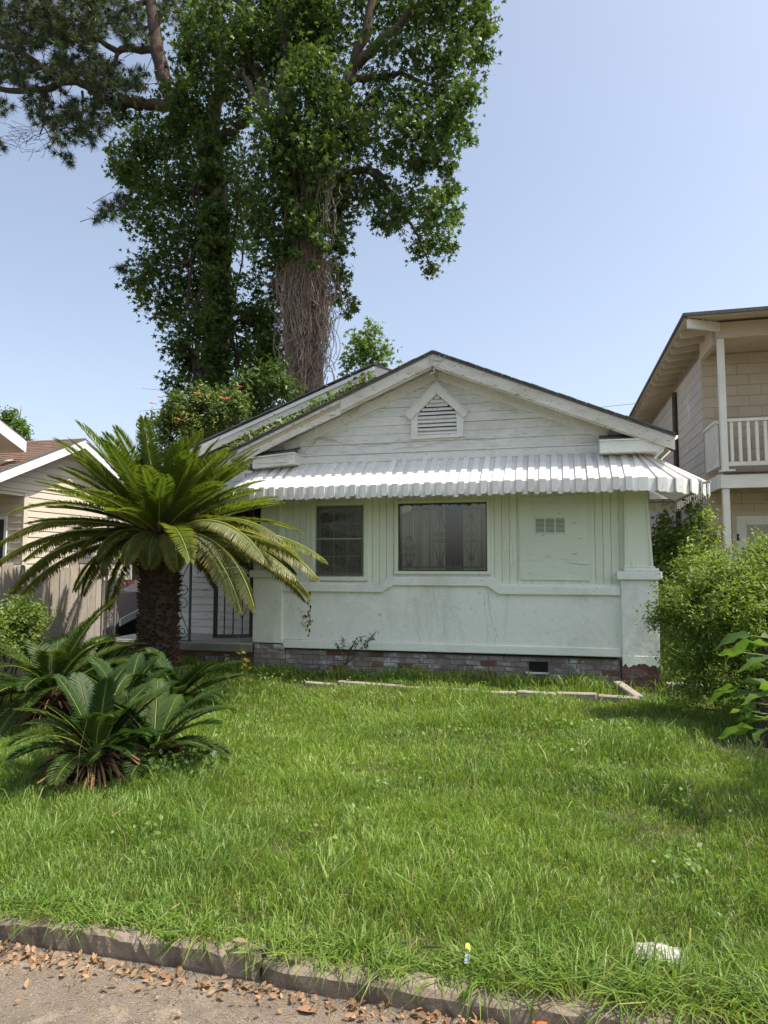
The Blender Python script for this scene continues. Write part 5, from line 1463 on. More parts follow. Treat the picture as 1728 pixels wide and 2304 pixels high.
# seedling with drooping compound leaves against the foundation
p0 = at_z(800, 1512, 0); p0 = np.array([p0[0], 8.78, 0])
P = []; mb = MB()
for (px, py) in ((757, 1447), (772, 1438), (800, 1440), (815, 1432), (833, 1435), (846, 1420), (790, 1455), (826, 1452)):
    q = at_y(px, py, 8.7); m_ = p0 * .35 + q * .65 + [0, 0, .05]
    mb.tube([p0, p0 + [0.0, 0, .16], m_, q], [.006, .005, .003, .0015], 5)
    for t in np.linspace(.35, 1, 9):
        c = m_ * (1 - t) + q * t if t > .3 else m_
        for k in range(2): P.append(c + R.normal(0, .010, 3))
sp = thing('seedling', 'young seedling with thin compound leaves against the brick foundation', 'seedling', tuple(p0))
leaf_cloud('leaves', np.array(P), .062, M['treeleaf'], 'lance', up=.5, parent=sp, width=.30, droop=.3)
mb.build('stem', M['stem'], sp)
# pale yellow weed before the porch slab
p0 = at_z(545, 1545, 0); P = []; mb = MB()
for z in np.linspace(.05, .42, 7):
    for k in range(3): P.append(np.array([p0[0] + R.normal(0, .03), p0[1] + R.normal(0, .03), z + R.normal(0, .01)]))
yw = thing('yellow_weed', 'thin weed with yellowing lobed leaves before the porch slab', 'weed', tuple(p0))
leaf_cloud('leaves', np.array(P), .065, M['weed'], 'star', up=.7, parent=yw, age=np.full(len(P), .85))
mb.tube([p0, p0 + [.01, 0, .25], p0 + [-.02, 0, .45], p0 + [-.10, .02, .70]], [.004, .003, .003, .001], 5); mb.build('stem', M['greenstem'], yw)
# bright bush at the left edge before the fence
masses = [(W(30, 1400, 6.0), .30, 2600, 28, .05, (1, 1, 1)), (W(10, 1440, 5.9), .35, 2600, 26, .05, (1, 1, 1)), (W(70, 1375, 6.0), .13, 420, 10, .04, (1, 1, .8)), (W(-60, 1420, 6.0), .45, 3000, 30, .05, (1, 1, 1)), (W(55, 1420, 6.0), .2, 900, 14, .045, (1, 1, 1))]
shrub('fence_bush', 'small bright green bush growing against the grey fence at left edge', 'bush', masses, 'foliage', .045, M['bushleaf'], twigs((-5.6, 6.0, 0), [a[0] for a in masses], .012, .003))
# ivy-like ground creeper by the front cycad
p1 = at_z(400, 1735, .06)
P = np.stack([R.normal(p1[0], .17, 150), R.normal(p1[1], .10, 150), R.uniform(.04, .20, 150)], 1)
cr = thing('ground_creeper', 'low creeper with broad dull leaves right of the front cycad', 'creeper', (p1[0], p1[1], 0))
leaf_cloud('leaves', P, .06, M['treeleaf'], 'oval', up=.8, parent=cr, width=.6)
mb = MB(); mb.tube([(p1[0] - .3, p1[1], .02), (p1[0], p1[1] + .02, .06), (p1[0] + .3, p1[1] - .02, .03)], .004, 5); mb.build('stem', M['stem'], cr)

# ------------------------------------------------------------------ vines and growth behind the roofs
TY = 11.6
masses = []
for (px, py, r, n, cl) in ((430, 930, .55, 2300, 40), (490, 920, .45, 1700, 30), (385, 945, .40, 1300, 24), (450, 895, .28, 800, 16), (520, 930, .35, 1200, 22), (370, 985, .5, 1200, 24), (360, 1040, .5, 900, 22), (460, 990, .6, 1300, 24), (530, 900, .2, 400, 8), (395, 905, .2, 350, 8)):
    masses.append((at_y(px, py, TY), r, n, cl, .07, (1, .8, .8)))
tv = shrub('trumpet_vine', 'rounded mound of trumpet vine with orange flowers behind the porch roof', 'vine', masses, 'foliage', .088, M['vineleaf'],
           [([(-4.9, TY, 0), (-4.8, TY, 1.5), (-4.6, TY, 3.2)], .03, .01), ([at_y(395, 895, TY), at_y(365, 878, TY), at_y(318, 874, TY)], .006, .002), ([at_y(360, 920, TY), at_y(315, 925, TY)], .005, .002), ([at_y(360, 925, TY), at_y(325, 933, TY)], .005, .002)], width=.42)
mb = MB()
for (px, py) in ((503, 896), (514, 897), (347, 908), (362, 894), (540, 869), (446, 886), (410, 945)):
    p = at_y(px, py, TY - .55 if px > 400 else TY); d = np.array([-.05, -.03, .01]) * R.uniform(.6, 1.2)
    mb.tube([p - d, p, p + d * .8, p + d * 1.3], [.004, .007, .010, .019], 6)
mb.build('flowers', M['flower'], tv)
P = np.array([at_y(px + R.normal(0, 7), py + R.normal(0, 6), TY - .5) for (px, py) in ((443, 888), (440, 938), (400, 945), (427, 935), (450, 957), (424, 965), (416, 985), (475, 893), (484, 950)) for _ in range(22)])
tag(leaf_cloud('seed_clusters', P, .03, M['weed'], 'oval', parent=tv, age=np.full(len(P), 1.0)), kind='stuff')
# creeper leaves filling the gap between the two rakes
P = []
for t in np.linspace(0, 1, 70):
    for k in range(12):
        a = at_y(np.interp(t, [0, .33, .66, 1], [515, 640, 740, 835]), np.interp(t, [0, .33, .66, 1], [1014, 960, 906, 854]), 9.25); P.append(a + R.normal(0, .035, 3) + [0, R.uniform(-.15, .1), R.uniform(-.06, .05)])
gp_ = thing('roof_creeper', 'green creeper growing along the valley between the two gable rakes', 'creeper', (-3.5, 9.5, 2.9))
leaf_cloud('leaves', np.array(P), .085, M['vineleaf'], 'oval', up=.5, parent=gp_, width=.6, tint=R.rand(len(P)) * .8)
mb = MB(); mb.tube([at_y(500, 1015, 9.35), at_y(600, 968, 9.35), at_y(720, 905, 9.35), at_y(850, 842, 9.35)], .008, 5)
for (px, py) in ((630, 940), (560, 972), (720, 905)): 
    a = at_y(px, py, 8.9); mb.tube([a, a + [.03, 0, -.12], a + [.02, 0, -.25]], .004, 4)
mb.build('stem', M['paletwig'], gp_)
for (px, py, k) in ((562, 970, 10), (632, 942, 12), (655, 945, 9), (722, 905, 14), (745, 896, 10), (840, 850, 8)):
    P = np.array([at_y(px, py, 8.95) + R.normal(0, .035, 3) for _ in range(k)])
    tag(leaf_cloud('leaf_spray', P, .085, M['lightleaf'], 'lance', up=.3, parent=gp_, width=.5, droop=1.0), kind='stuff')
# light saplings poking above the roof
def sapling(name, label, blobs_, y, lab_stem, size=.11, m=M['lightleaf'], kind='star'):
    masses = [(at_y(px, py, y), r, n, cl, .09, (1, 1, 1)) for (px, py, r, n, cl) in blobs_]
    return shrub(name, label, 'sapling', masses, 'leaves', size, m, twigs(lab_stem, [a[0] for a in masses], .02, .004), kind=kind, up=.3)
sapling('sapling', 'light green star leaved sapling sticking up behind the rear gable peak', ((832, 750, .24, 150, 8), (815, 790, .36, 260, 12), (850, 795, .28, 180, 9), (785, 830, .22, 130, 7), (822, 815, .28, 160, 8), (800, 765, .18, 70, 5), (860, 815, .15, 60, 5)), 13.5, at_y(820, 1000, 13.5))
sapling('sapling', 'light green feathery sapling beside the trumpet vine, under the big trunk', ((610, 860, .45, 500, 20), (560, 880, .45, 450, 20), (640, 890, .4, 350, 16), (590, 920, .5, 450, 18), (540, 880, .3, 220, 10), (620, 830, .25, 150, 8)), 13.0, at_y(600, 1100, 13.0), size=.13, kind='lance', m=M['treeleaf'])

# ------------------------------------------------------------------ big trees behind the house
def limb(mb, pts, y, r0, r1, n=8, wob=.05):
    P = []
    for i, q in enumerate(pts):
        yy = y + (q[2] if len(q) > 2 else 0); P.append(at_y(q[0], q[1], yy))
    out = []
    for i in range(len(P) - 1):
        for t in (0, .33, .66): out.append(P[i] * (1 - t) + P[i + 1] * t + R.normal(0, wob, 3) * (0 if i == 0 and t == 0 else 1))
    out.append(P[-1])
    mb.tube(out, np.linspace(r0, r1, len(out)), n)
    return out
TYR, TYL = 17.0, 18.5
def crown(parent, blobs_, y, m, size, per=1.0, kind='star', sig=.24, name='foliage'):
    P = []
    for b in blobs_:
        px, py, r = b[:3]; dens = (b[3] if len(b) > 3 else 1.0) * (.74 if px > 745 else .95); dy = b[4] if len(b) > 4 else R.uniform(-1.2, 1.2)
        c = at_y(px, py, y + dy); rw = r / F_PX * (y + dy) * .92
        n = int(dens * per * 21 * r * r / 100); cl = max(4, int(n / 26))
        P.append(blob(c, rw, n, cl, sig * min(1, rw / .7), (1, 1.25, 1)))
    P = np.concatenate(P)
    return leaf_cloud(name, P, size, m, kind, up=.35, parent=parent, droop=.7)
# right tree
gum = thing('sweetgum_tree', 'tall sweetgum tree with star leaves and thick vine wrapped trunk behind the rear gable', 'tree', tuple(at_y(690, 1265, TYR) * [1, 1, 0]))
mb = MB()
limb(mb, ((692, 1340), (690, 1000), (682, 800), (672, 650), (668, 520), (664, 420)), TYR, .62, .34, 12, .02)
limb(mb, ((664, 430), (655, 330), (640, 250), (648, 130), (640, 40), (655, -120)), TYR, .30, .16)
limb(mb, ((668, 450), (715, 380), (750, 280), (772, 200), (800, 130), (830, 50), (850, -80)), TYR, .26, .10)
limb(mb, ((770, 200), (800, 180), (860, 170), (920, 175), (1000, 190)), TYR, .12, .04)
limb(mb, ((785, 160), (840, 115), (900, 55), (950, 10), (1000, -60)), TYR, .15, .07)
limb(mb, ((800, 250), (830, 220), (850, 200)), TYR - .5, .09, .05)
limb(mb, ((700, 470), (760, 400), (830, 380), (880, 400)), TYR, .12, .05)
limb(mb, ((830, 380), (870, 430), (900, 470), (940, 480), (985, 500)), TYR, .09, .03)
limb(mb, ((900, 470), (940, 530), (965, 590)), TYR, .05, .02)
limb(mb, ((640, 600), (610, 650), (640, 620), (690, 570)), TYR - .6, .10, .06)
limb(mb, ((620, 640), (640, 690), (655, 740)), TYR - .6, .09, .1)
limb(mb, ((600, 250), (560, 190), (540, 150), (520, 175)), TYR - .5, .10, .04)
limb(mb, ((930, 130), (970, 90), (1010, 60)), TYR, .05, .02)
limb(mb, ((655, 330), (600, 260), (560, 130), (540, 20), (530, -60)), TYR, .14, .08)
mb.build('trunk', M['bark'], gum, smooth=True)
gb_ = ((1060, 55, 62), (1085, 100, 34), (985, 40, 75), (900, 30, 60, .7), (1020, 140, 58), (945, 120, 55, .8), (1075, 25, 45), (1045, 215, 40), (985, 215, 55), (915, 225, 55), (850, 190, 50, .6), (1035, 290, 38), (970, 295, 55), (1010, 255, 40), (890, 300, 55, .9), (950, 365, 42), (985, 345, 40), (880, 350, 40, .7), (1000, 385, 22), (1050, 180, 25, .6), (1055, 320, 18, .7),
       (800, 430, 55), (855, 440, 52), (925, 455, 45, .9), (1000, 440, 34), (985, 500, 48), (955, 560, 42), (900, 495, 45, .9), (968, 600, 20), (1020, 480, 28), (860, 500, 32), (1010, 540, 25), (1015, 425, 18), (745, 440, 45), (770, 490, 40),
       (765, 275, 75), (700, 200, 85, 1.1, -1), (620, 140, 75, .9), (560, 90, 85, .9), (715, 360, 75, 1.1, -1.2), (640, 310, 78, 1.1, -1), (560, 200, 75, .9), (660, 420, 65, 1.1, -1), (705, 470, 45, .8, -1), (610, 400, 70, 1, -1), (770, 560, 25), (775, 630, 32), (788, 685, 20), (750, 600, 25, .8), (760, 660, 22), (755, 530, 30), (775, 700, 14), (690, 520, 28, .8, -1.6), (660, 515, 28, .8, -1.5), (722, 545, 20, .8, -1.5), (700, 590, 14, .7, -1.5), (665, 580, 18, .7, -1.5), (690, 480, 34, .9, -1.5),
       (650, 50, 85, .9), (750, 90, 70, .8), (820, 20, 70, .7), (700, 10, 80, .9), (860, 110, 45, .5), (820, 150, 40, .4), (600, 500, 60, 1, -1), (640, 560, 45, .9, -1), (570, 450, 60, .9), (610, 590, 45, .8), (800, 330, 60), (830, 270, 45, .7), (760, 380, 45, .8), (690, 100, 70, .8), (610, 20, 70, .8), (1000, -60, 110), (850, -70, 110, .8), (680, -80, 120, .9))
crown(gum, gb_, TYR, M['treeleaf'], .165, 1.0)
# dry vine tangle on the right trunk
dv = thing('dead_vine', 'brown tangle of dead hanging vines on the sweetgum trunk', 'vine', tuple(at_y(680, 1000, TYR - .5)))
mb = MB()
for i in range(1150):
    x = R.normal(688, 21) if R.rand() < .65 else R.uniform(640, 738); t0 = R.uniform(0, 1)
    y0 = 500 + 200 * R.rand() * t0 if R.rand() < .6 else R.uniform(420, 640); ln = R.uniform(60, 260); y1 = min(y0 + ln, 900)
    dy = R.uniform(-1.1, -.35); pts = []; a = x; sw = R.normal(0, 26); ph = R.uniform(0, 6)
    for k in range(8):
        f = k / 7
        wx = np.interp(y0 + (y1 - y0) * f, [420, 560, 650, 900], [.5, .75, 1.0, .95])
        pts.append(at_y(686 + (a - 686) * wx + sw * math.sin(f * R.uniform(2, 6) + ph) * .6 + R.normal(0, 4), y0 + (y1 - y0) * f, TYR + dy + R.normal(0, .05)))
    mb.tube(pts, R.uniform(.004, .011), 3, False)
for i in range(330):
    c = (R.normal(690, 22), R.uniform(600, 860)); r = R.uniform(12, 34); a0 = R.uniform(0, 6)
    mb.tube([at_y(c[0] + r * math.cos(a0 + t), c[1] + r * 1.5 * math.sin(a0 + t), TYR - .9 + .1 * math.sin(t)) for t in np.linspace(0, 3.6, 9)], R.uniform(.006, .014), 3, False)
for i in range(46):
    x = R.uniform(640, 760); y0 = R.uniform(250, 480); pts = [at_y(x + R.normal(0, 4) + 8 * math.sin(k), y0 + k * R.uniform(14, 30), TYR - 1.3) for k in range(7)]
    mb.tube(pts, .008, 3, False)
tag(mb.build('vine_stems', M['drytwig'], dv), kind='stuff')
# left trees: pine whose trunk is wrapped in leafy vine
pine = thing('pine_tree', 'tall pine with twisting bare limbs, hanging cones and a trunk smothered in vine leaves', 'tree', tuple(at_y(475, 1265, TYL) * [1, 1, 0]))
mb = MB()
limb(mb, ((492, 1340), (488, 1000), (484, 800), (492, 600), (482, 440), (470, 320), (448, 270), (410, 240), (385, 215), (362, 150), (345, 60), (330, -60)), TYL, .50, .17, 12, .03)
limb(mb, ((478, 400), (476, 320), (480, 250), (500, 180), (490, 60), (480, -80)), TYL, .30, .15, 10)
limb(mb, ((495, 310, -.2), (530, 285, -.2), (568, 268, -.2)), TYL, .14, .12)
limb(mb, ((318, 237), (295, 233), (262, 238), (232, 222), (195, 192), (165, 180), (135, 184), (110, 168), (80, 140), (55, 122), (28, 110), (-10, 100), (-60, 85)), TYL, .17, .08, 8, .02)
limb(mb, ((400, 240), (350, 235), (300, 236)), TYL, .19, .16)
limb(mb, ((135, 188), (108, 203), (60, 203), (0, 202), (-60, 196)), TYL - .1, .12, .08, 8, .02)
limb(mb, ((345, 112), (300, 108), (266, 116), (240, 100), (215, 88), (180, 92), (120, 91), (60, 92), (10, 100)), TYL, .12, .04, 8, .02)
limb(mb, ((266, 118), (258, 140), (240, 162), (215, 163), (195, 175), (188, 190)), TYL, .07, .04, 6, .01)
limb(mb, ((328, 5), (290, 20), (265, 40), (230, 60), (195, 78)), TYL, .08, .03)
limb(mb, ((350, 60), (365, 30), (382, -20)), TYL, .12, .08)
limb(mb, ((398, 0), (408, 50), (415, 75)), TYL, .06, .05)
limb(mb, ((105, 205), (92, 235), (95, 265), (90, 300)), TYL, .045, .02)
limb(mb, ((185, 205), (186, 240), (180, 285), (140, 290)), TYL, .045, .02)
limb(mb, ((340, 62), (315, 50), (300, 42)), TYL, .05, .03); limb(mb, ((225, 30), (205, 42), (170, 40)), TYL, .06, .03)
limb(mb, ((310, 420), (290, 450), (262, 480), (235, 495)), TYL, .05, .015); limb(mb, ((350, 590, -.8), (390, 600, -.8), (430, 580, -.8), (445, 570, -.8), (480, 575, -.8)), TYL, .03, .09)
limb(mb, ((0, 60), (80, 45), (160, 20)), TYL, .05, .03); limb(mb, ((560, 0), (500, 10), (430, -10)), TYL, .05, .03)
mb.build('trunk', M['pinebark'], pine, smooth=True)
# bare twigs
mb = MB(); 
for i in range(40):
    x, y = R.uniform(30, 120), R.uniform(285, 340); pts = [at_y(x, y, TYL)]; a = R.uniform(2.2, 4.2)
    for k in range(5): a += R.normal(0, .35); x += 9 * math.cos(a); y -= 7 * math.sin(a); pts.append(at_y(x, y, TYL))
    mb.tube(pts, .007, 3)
for (p_, q_) in (((95, 300), (60, 320)), ((95, 280), (120, 330)), ((140, 290), (80, 310))): mb.tube([at_y(*p_, TYL), at_y((p_[0] + q_[0]) / 2, (p_[1] + q_[1]) / 2 - 5, TYL), at_y(*q_, TYL)], .014, 4)
mb.build('bare_twigs', M['stem'], pine)
# needle tufts
def tufts(centers, nper, ln):
    C_ = np.repeat(centers, nper, 0); N = len(C_)
    ax = np.repeat(unit(R.normal(size=(len(centers), 3)) + [0, 0, .15]), nper, 0)
    d = unit(R.normal(size=(N, 3)) + ax * .9); l = ln * R.uniform(.65, 1.1, N)[:, None]
    w = unit(np.cross(d, R.normal(size=(N, 3)))) * .009
    tip = C_ + d * l + [0, 0, -.03]
    V = np.stack([C_ - w, C_ + w, tip], 1).reshape(-1, 3)
    t = np.repeat(np.repeat(R.rand(len(centers)), nper), 3)
    return npmesh('needles', V, [np.arange(3 * N).reshape(-1, 3)], M['needle'], tint=t, age=np.zeros(3 * N))
cs = []; cones = []; tw = MB()
for (px, py, r, n) in ((60, 40, 75, 90), (150, 35, 70, 80), (240, 30, 55, 50), (30, 100, 45, 34), (110, 70, 50, 40), (200, 70, 40, 30), (300, 45, 35, 20), (285, 85, 25, 12), (170, 130, 50, 46), (215, 150, 30, 22), (140, 150, 30, 20), (60, 165, 35, 26), (20, 150, 35, 26), (110, 165, 25, 12), (260, 160, 25, 14), (310, 180, 25, 16), (230, 190, 35, 24), (280, 200, 35, 22),
                       (85, 230, 30, 14), (130, 240, 45, 26), (180, 260, 40, 24), (150, 290, 40, 20), (90, 260, 25, 9), (200, 300, 30, 16), (230, 250, 40, 22), (10, 240, 18, 6), (0, 325, 14, 4), (130, 330, 22, 7), (160, 350, 18, 5), (245, 470, 22, 8), (225, 490, 14, 5), (270, 460, 25, 8), (290, 400, 25, 9), (280, 600, 12, 4), (330, 90, 18, 6), (400, 20, 35, 16), (440, 60, 30, 12),
                       (850, 225, 18, 6), (830, 250, 15, 5), (890, 265, 22, 8), (945, 370, 18, 6), (880, 100, 25, 8), (940, 375, 10, 4), (320, 640, 10, 3), (-40, 60, 60, 40), (-50, 170, 60, 40), (150, -50, 120, 100), (0, -60, 120, 90), (350, -60, 90, 50)):
    for _ in range(int(n * 1.5)):
        a = R.uniform(0, 6.3); q = r * math.sqrt(R.rand()); dy = R.uniform(-1.3, 1.3)
        c = at_y(px + q * math.cos(a), py + q * math.sin(a), TYL + dy); cs.append(c)
        if R.rand() < .55: tw.tube([c, c + R.normal(0, .12, 3), c + [R.normal(0, .3), R.normal(0, .3), R.normal(.1, .3)]], [.008, .010, .014], 3, False)
        if R.rand() < .10 and py < 340: cones.append(c + R.normal(0, .15, 3))
tag(put('needles', tufts(np.array(cs), 62, .29), pine), kind='stuff')
tag(tw.build('twigs', M['stem'], pine), kind='stuff')
cm = MB().tube([(0, 0, .055), (0, 0, .03), (0, 0, -.02), (0, 0, -.055)], [.012, .034, .030, .006], 6).mesh('pine_cone', M['cone'])
for c in cones[:90]: put('pine_cone', cm, pine, c, (R.normal(0, .5), R.normal(0, .5), 0))
# leafy vine column over the pine trunk
vt = thing('tree_vine', 'dense column of dark star leaved vine covering the pine trunk', 'vine', tuple(at_y(470, 1265, TYL - 1) * [1, 1, 0]))
vb_ = ((430, 320, 85), (365, 300, 62), (310, 370, 62, .9), (290, 400, 40, .8), (340, 430, 58), (420, 440, 85), (495, 390, 72, .9), (350, 520, 65), (310, 490, 40, .8), (430, 545, 78), (515, 510, 62, .9), (350, 610, 58), (310, 640, 32, .8), (420, 640, 75), (490, 640, 58, .9), (385, 700, 55), (450, 730, 65), (525, 720, 50, .9), (420, 800, 46, .9), (395, 770, 36, .8), (470, 850, 62), (545, 800, 52, .9), (580, 850, 48), (590, 690, 32, .7),
       (480, 150, 70, .9), (470, 335, 32, 2.2, -.9), (458, 295, 28, 1.2, -1), (432, 258, 26, 1.2, -1), (400, 228, 24, 1.1, -1), (376, 190, 20, 1.0, -1), (478, 390, 32, 2.2, -.9), (420, 130, 45, .8), (450, 60, 70, .8), (390, 200, 48, .8), (430, 220, 60, .9), (250, 330, 25, .5), (270, 370, 30, .6), (500, 300, 50, .7), (330, 330, 45, .8), (560, 640, 35, .7), (330, 670, 25, .7), (390, 860, 35, .7), (460, 930, 70), (482, 480, 36, 2.6, -1.0), (486, 560, 36, 2.6, -1.0), (488, 640, 36, 2.6, -1.0), (486, 720, 36, 2.6, -1.0), (486, 800, 36, 2.6, -1.0), (486, 870, 34, 2.4, -1.0), (470, 560, 30, 1.2, -.9), (505, 680, 30, 1.2, -.9), (560, 920, 60), (405, 820, 30, .7), (500, 20, 60, .8), (235, 245, 35, .5), (300, 270, 40, .6), (640, 880, 40, .7), (600, 780, 35, .6), (600, 720, 42, 1, -1), (612, 800, 42, 1, -1), (590, 760, 40), (628, 670, 26, 1, -1), (565, 720, 36), (600, 860, 45, 1, -1), (615, 760, 30, 1, -1.4), (742, 520, 24, .9, -1), (745, 600, 22, .8, -1), (640, 610, 24, .9, -1.4))
crown(vt, vb_, TYL - .3, M['treeleaf'], .165, 1.05)
mb = MB()
for k in range(14):
    x = R.uniform(420, 540); pts = [at_y(x + 14 * math.sin(k + j), 950 - j * 60, TYL - .7) for j in range(10)]
    mb.tube(pts, R.uniform(.015, .03), 5)
mb.build('stems', M['bark'], vt)
# far tree past the cream house
ft = thing('distant_tree', 'small sunlit tree top seen past the cream house roof at far left', 'tree', tuple(at_y(25, 1265, 34) * [1, 1, 0]))
P = []
for (px, py, r, n) in ((22, 935, 16, 260), (45, 950, 15, 200), (10, 950, 20, 300), (55, 975, 14, 180), (35, 965, 18, 220), (20, 990, 30, 400), (60, 990, 12, 120), (0, 970, 30, 300)):
    P.append(blob(at_y(px, py, 34), r / F_PX * 36, n, 10, .14))
leaf_cloud('crown', np.concatenate(P), .22, M['lightleaf'], 'oval', parent=ft, width=.6)
mb = MB(); mb.tube([at_y(25, 1265, 34) * [1, 1, 0], at_y(24, 1100, 34), at_y(25, 1000, 34), at_y(22, 940, 34)], [.25, .2, .12, .04], 7); mb.tube([at_y(28, 980, 34), at_y(45, 935, 34), at_y(48, 915, 34)], [.05, .03, .01], 5); mb.build('trunk', M['bark'], ft)

# ------------------------------------------------------------------ grass
def vnoise(x, y, s, seed):
    r = np.random.RandomState(seed); g = r.rand(64, 64); X, Y = x / s + 20, y / s + 20
    i, j = np.floor(X).astype(int) % 64, np.floor(Y).astype(int) % 64; u, v = X - np.floor(X), Y - np.floor(Y); u = u * u * (3 - 2 * u); v = v * v * (3 - 2 * v)
    i1, j1 = (i + 1) % 64, (j + 1) % 64
    return (g[i, j] * (1 - u) + g[i1, j] * u) * (1 - v) + (g[i, j1] * (1 - u) + g[i1, j1] * u) * v
def blades(N, xr, yr, hmul, wid, seed, keepf=None, lean=.5, kerb_edge=False):
    r = np.random.RandomState(seed)
    y = yr[0] + (yr[1] - yr[0]) * r.rand(N); x = xr[0] + (xr[1] - xr[0]) * r.rand(N)
    if keepf is not None:
        k = keepf(x, y, r); x, y = x[k], y[k]; N = len(x)
    n1, n2 = vnoise(x, y, .45, 1), vnoise(x, y, .13, 2)
    h = hmul * (.30 + .95 * n1 + .50 * n2) * r.uniform(.55, 1.25, N)
    a = r.uniform(0, 2 * math.pi, N) * .75 + vnoise(x, y, .35, 3) * 6.3
    ln = lean * r.uniform(.25, 1.3, N)
    d = np.stack([np.cos(a), np.sin(a), 0 * a], 1)
    fa = r.uniform(0, 2 * math.pi, N); s = np.stack([-np.sin(fa), np.cos(fa), 0 * a], 1)
    z0 = np.array([gz(p, q) for p, q in zip(x, y)]) - .012
    P = np.stack([x, y, z0], 1); w = (wid * r.uniform(.6, 1.35, N))[:, None]; H = h[:, None]; LN = ln[:, None]
    Z = np.array([0, 0, 1.0])
    m1 = P + Z * H * .42 + d * H * LN * .22
    m2 = P + Z * H * (.80 - .12 * LN) + d * H * LN * .62
    tp_ = P + Z * H * (1.0 - .42 * LN) + d * H * LN * 1.15
    V = np.stack([P - s * w * .8, P + s * w * .8, m1 - s * w, m1 + s * w, m2 - s * w * .8, m2 + s * w * .8, tp_], 1)
    b = (np.arange(N) * 7)[:, None]
    Q = np.concatenate([b + [[0, 1, 3, 2]], b + [[2, 3, 5, 4]]]); T_ = b + [[4, 5, 6]]
    ti = np.clip(.45 * vnoise(x, y, .6, 5) + .25 * vnoise(x, y, 1.7, 8) - .12 + .75 * r.rand(N) ** 1.6, 0, 1); ag = np.where(r.rand(N) < .05, r.uniform(.4, 1, N), r.uniform(0, .10, N))
    av = np.repeat(ag, 7).reshape(N, 7); av[:, :2] = np.clip(av[:, :2] + .55, 0, 1); av[:, 2:4] += .08
    return V.reshape(-1, 3), Q, T_, np.repeat(ti, 7), av.ravel()
def keep_main(x, y, r):
    # view fan (with room for a step to either side), free of house, slab, trunks
    k = (x > -1.3 * y - 1.2) & (x < .6 * y + 1.3) & ~((y > Y0 - .02) & (x > -6.6) & (x < XR + .02))
    for (cx, cy, cr) in ((PX, PYc, .3), (pA[0], 5.7, .22), (pB[0], 4.35, .24), (pC[0], 4.75, .17), (pE[0], 5.6, .2), (pF[0], 6.5, .2)): k &= (x - cx) ** 2 + (y - cy) ** 2 > cr * cr
    bare = ((x - 1.75) / .75) ** 2 + ((y - 6.3) / .5) ** 2 < r.uniform(.3, 1.2, len(x))
    sh_ = (x - 1.3) ** 2 / 1.2 + (y - 6.9) ** 2 / .8 < 1
    k &= ~(bare & (r.rand(len(x)) < .9))
    k &= (vnoise(x, y, .3, 9) > .10) | (r.rand(len(x)) < .5)
    k &= x > -6.55
    k &= ~((((x - 1.1) / .55) ** 2 + ((y - 8.72) / .35) ** 2 < 1) & (r.rand(len(x)) < .75))
    k &= (vnoise(x, y, .55, 21) > .22) | (r.rand(len(x)) < .55)
    k &= ((x - pbg[0]) / .11) ** 2 + ((y - pbg[1] + .03) / .10) ** 2 > 1
    ey = EDG0[1] + (EDG1[1] - EDG0[1]) * (x - EDG0[0]) / (EDG1[0] - EDG0[0])
    k &= ~((np.abs(y - ey + .03) < .10) & (x > -4.1) & (x < EDG1[0] + .05) & (r.rand(len(x)) < .55))
    return k
parts_ = [blades(165000, (-6.5, 4.3), (2.68, 4.6), .108, .0025, 1, keep_main),
          blades(125000, (-6.6, 4.0), (4.6, 6.8), .108, .0031, 2, keep_main),
          blades(80000, (-6.6, 4.4), (6.8, 9.2), .100, .0042, 3, keep_main),
          blades(5200, (-6.6, XR + .3), (8.45, 8.92), .19, .0055, 4, keep_main, .7),
          blades(6500, (-4.5, 2.6), (2.60, 2.72), .12, .0030, 6, None, 1.5),
          blades(1800, (-4.5, 3.0), (3.0, 8.0), .19, .0042, 7, keep_main, .8),
          blades(9000, (1.2, 4.5), (9.2, 14), .16, .008, 8, None), blades(6000, (-12, -6.7), (5, 14), .16, .012, 9, None)]
parts_.append(tuple(a if i < 4 else np.clip(a + .75, 0, 1) for i, a in enumerate(blades(26000, (-6.6, 3.6), (2.66, 8.6), .055, .0026, 31, keep_main, 1.7))))
off = 0; VV, QQ, TT_, TI, AG = [], [], [], [], []
for v, q, t, ti, ag in parts_:
    VV.append(v); QQ.append(q + off); TT_.append(t + off); TI.append(ti); AG.append(ag); off += len(v)
gm = npmesh('grass', np.concatenate(VV), [np.concatenate(QQ), np.concatenate(TT_)], M['grass'], tint=np.concatenate(TI), age=np.concatenate(AG))
tag(put('grass', gm), 'overgrown green lawn grass of the front yard', 'grass', kind='stuff')
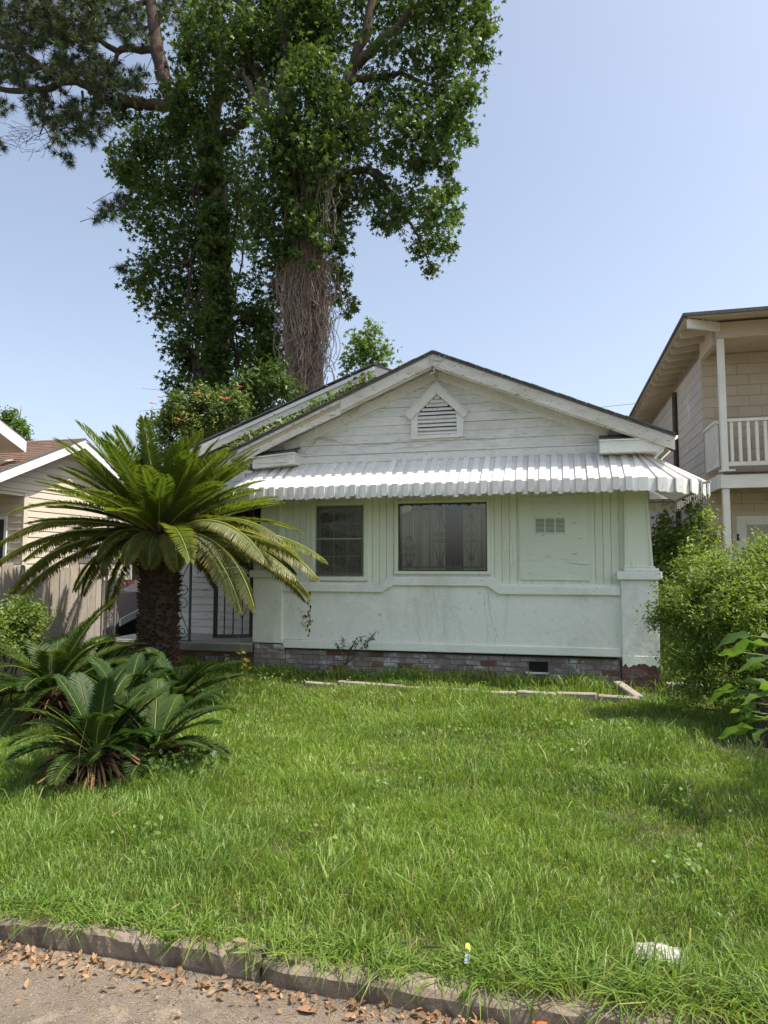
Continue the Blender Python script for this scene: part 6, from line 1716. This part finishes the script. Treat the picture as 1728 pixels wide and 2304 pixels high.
# runner grass hanging over the kerb and broad leaved weeds among the blades
P = []
for k in range(46):
    cx = R.uniform(-2.6, 1.6); cy = R.uniform(2.58, 2.72)
    for j in range(R.randint(4, 9)): P.append((cx + R.normal(0, .03), cy + R.normal(0, .02), .015 + R.uniform(0, .03)))
P = np.array(P)
tag(leaf_cloud('runner_grass', P, .095, M['weed'], 'lance', up=.7, width=.11, droop=.3, nrm=np.array([0, -.4, 0])), 'light runner grass spreading over the granite kerb', 'runner grass', kind='stuff')
P = []
for k in range(70):
    cy = R.uniform(3.2, 8.4); cx = R.uniform(-.75 * cy, .30 * cy)
    for j in range(R.randint(8, 26)): P.append((cx + R.normal(0, .07), cy + R.normal(0, .07), .06 + R.uniform(0, .06)))
for (px, py, n) in ((1330, 1745, 60), (1260, 1690, 50), (1010, 1660, 30), (560, 1620, 60), (600, 1530, 60), (1290, 1640, 60), (1180, 1640, 60)):
    c = at_z(px, py, .05)
    for j in range(n): P.append((c[0] + R.normal(0, .12), c[1] + R.normal(0, .10), .07 + R.uniform(0, .06)))
P = np.array(P)
tag(leaf_cloud('clover_weeds', P, .032, M['weed'], 'oval', up=.8, width=.75), 'patches of broad leaved weeds in the lawn', 'weeds', kind='stuff')
# seed stalks
mb = MB()
for k in range(40):
    cy = R.uniform(3.0, 8.8); cx = R.uniform(-.75 * cy, .3 * cy); h = R.uniform(.22, .42); a = R.uniform(0, 6.3); l = R.uniform(.05, .16)
    e = np.array([cx + l * math.cos(a), cy + l * math.sin(a), h])
    mb.tube([(cx, cy, 0), (cx + .3 * l * math.cos(a), cy + .3 * l * math.sin(a), h * .6), e], [.0018, .0014, .001], 3, False)
    for j in range(3): mb.tube([e, e + [R.normal(0, .03), R.normal(0, .03), .04]], [.0012, .0006], 3, False)
for (px, py, h, dx) in ((105, 1760, .42, -.06), (170, 1790, .5, .07), (200, 1780, .25, -.04), (940, 1500, .30, -.03), (945, 1500, .26, .06), (1210, 1500, .22, .02), (1090, 1500, .2, .02)):
    c = at_z(px, py, 0); mb.tube([c, c + [dx * .3, 0, h * .6], c + [dx, 0, h]], [.004, .003, .0012], 4, False)
tag(mb.build('seed_stalks', M['straw']), 'thin dry grass seed stalks standing above the lawn', 'grass stalks', kind='stuff')
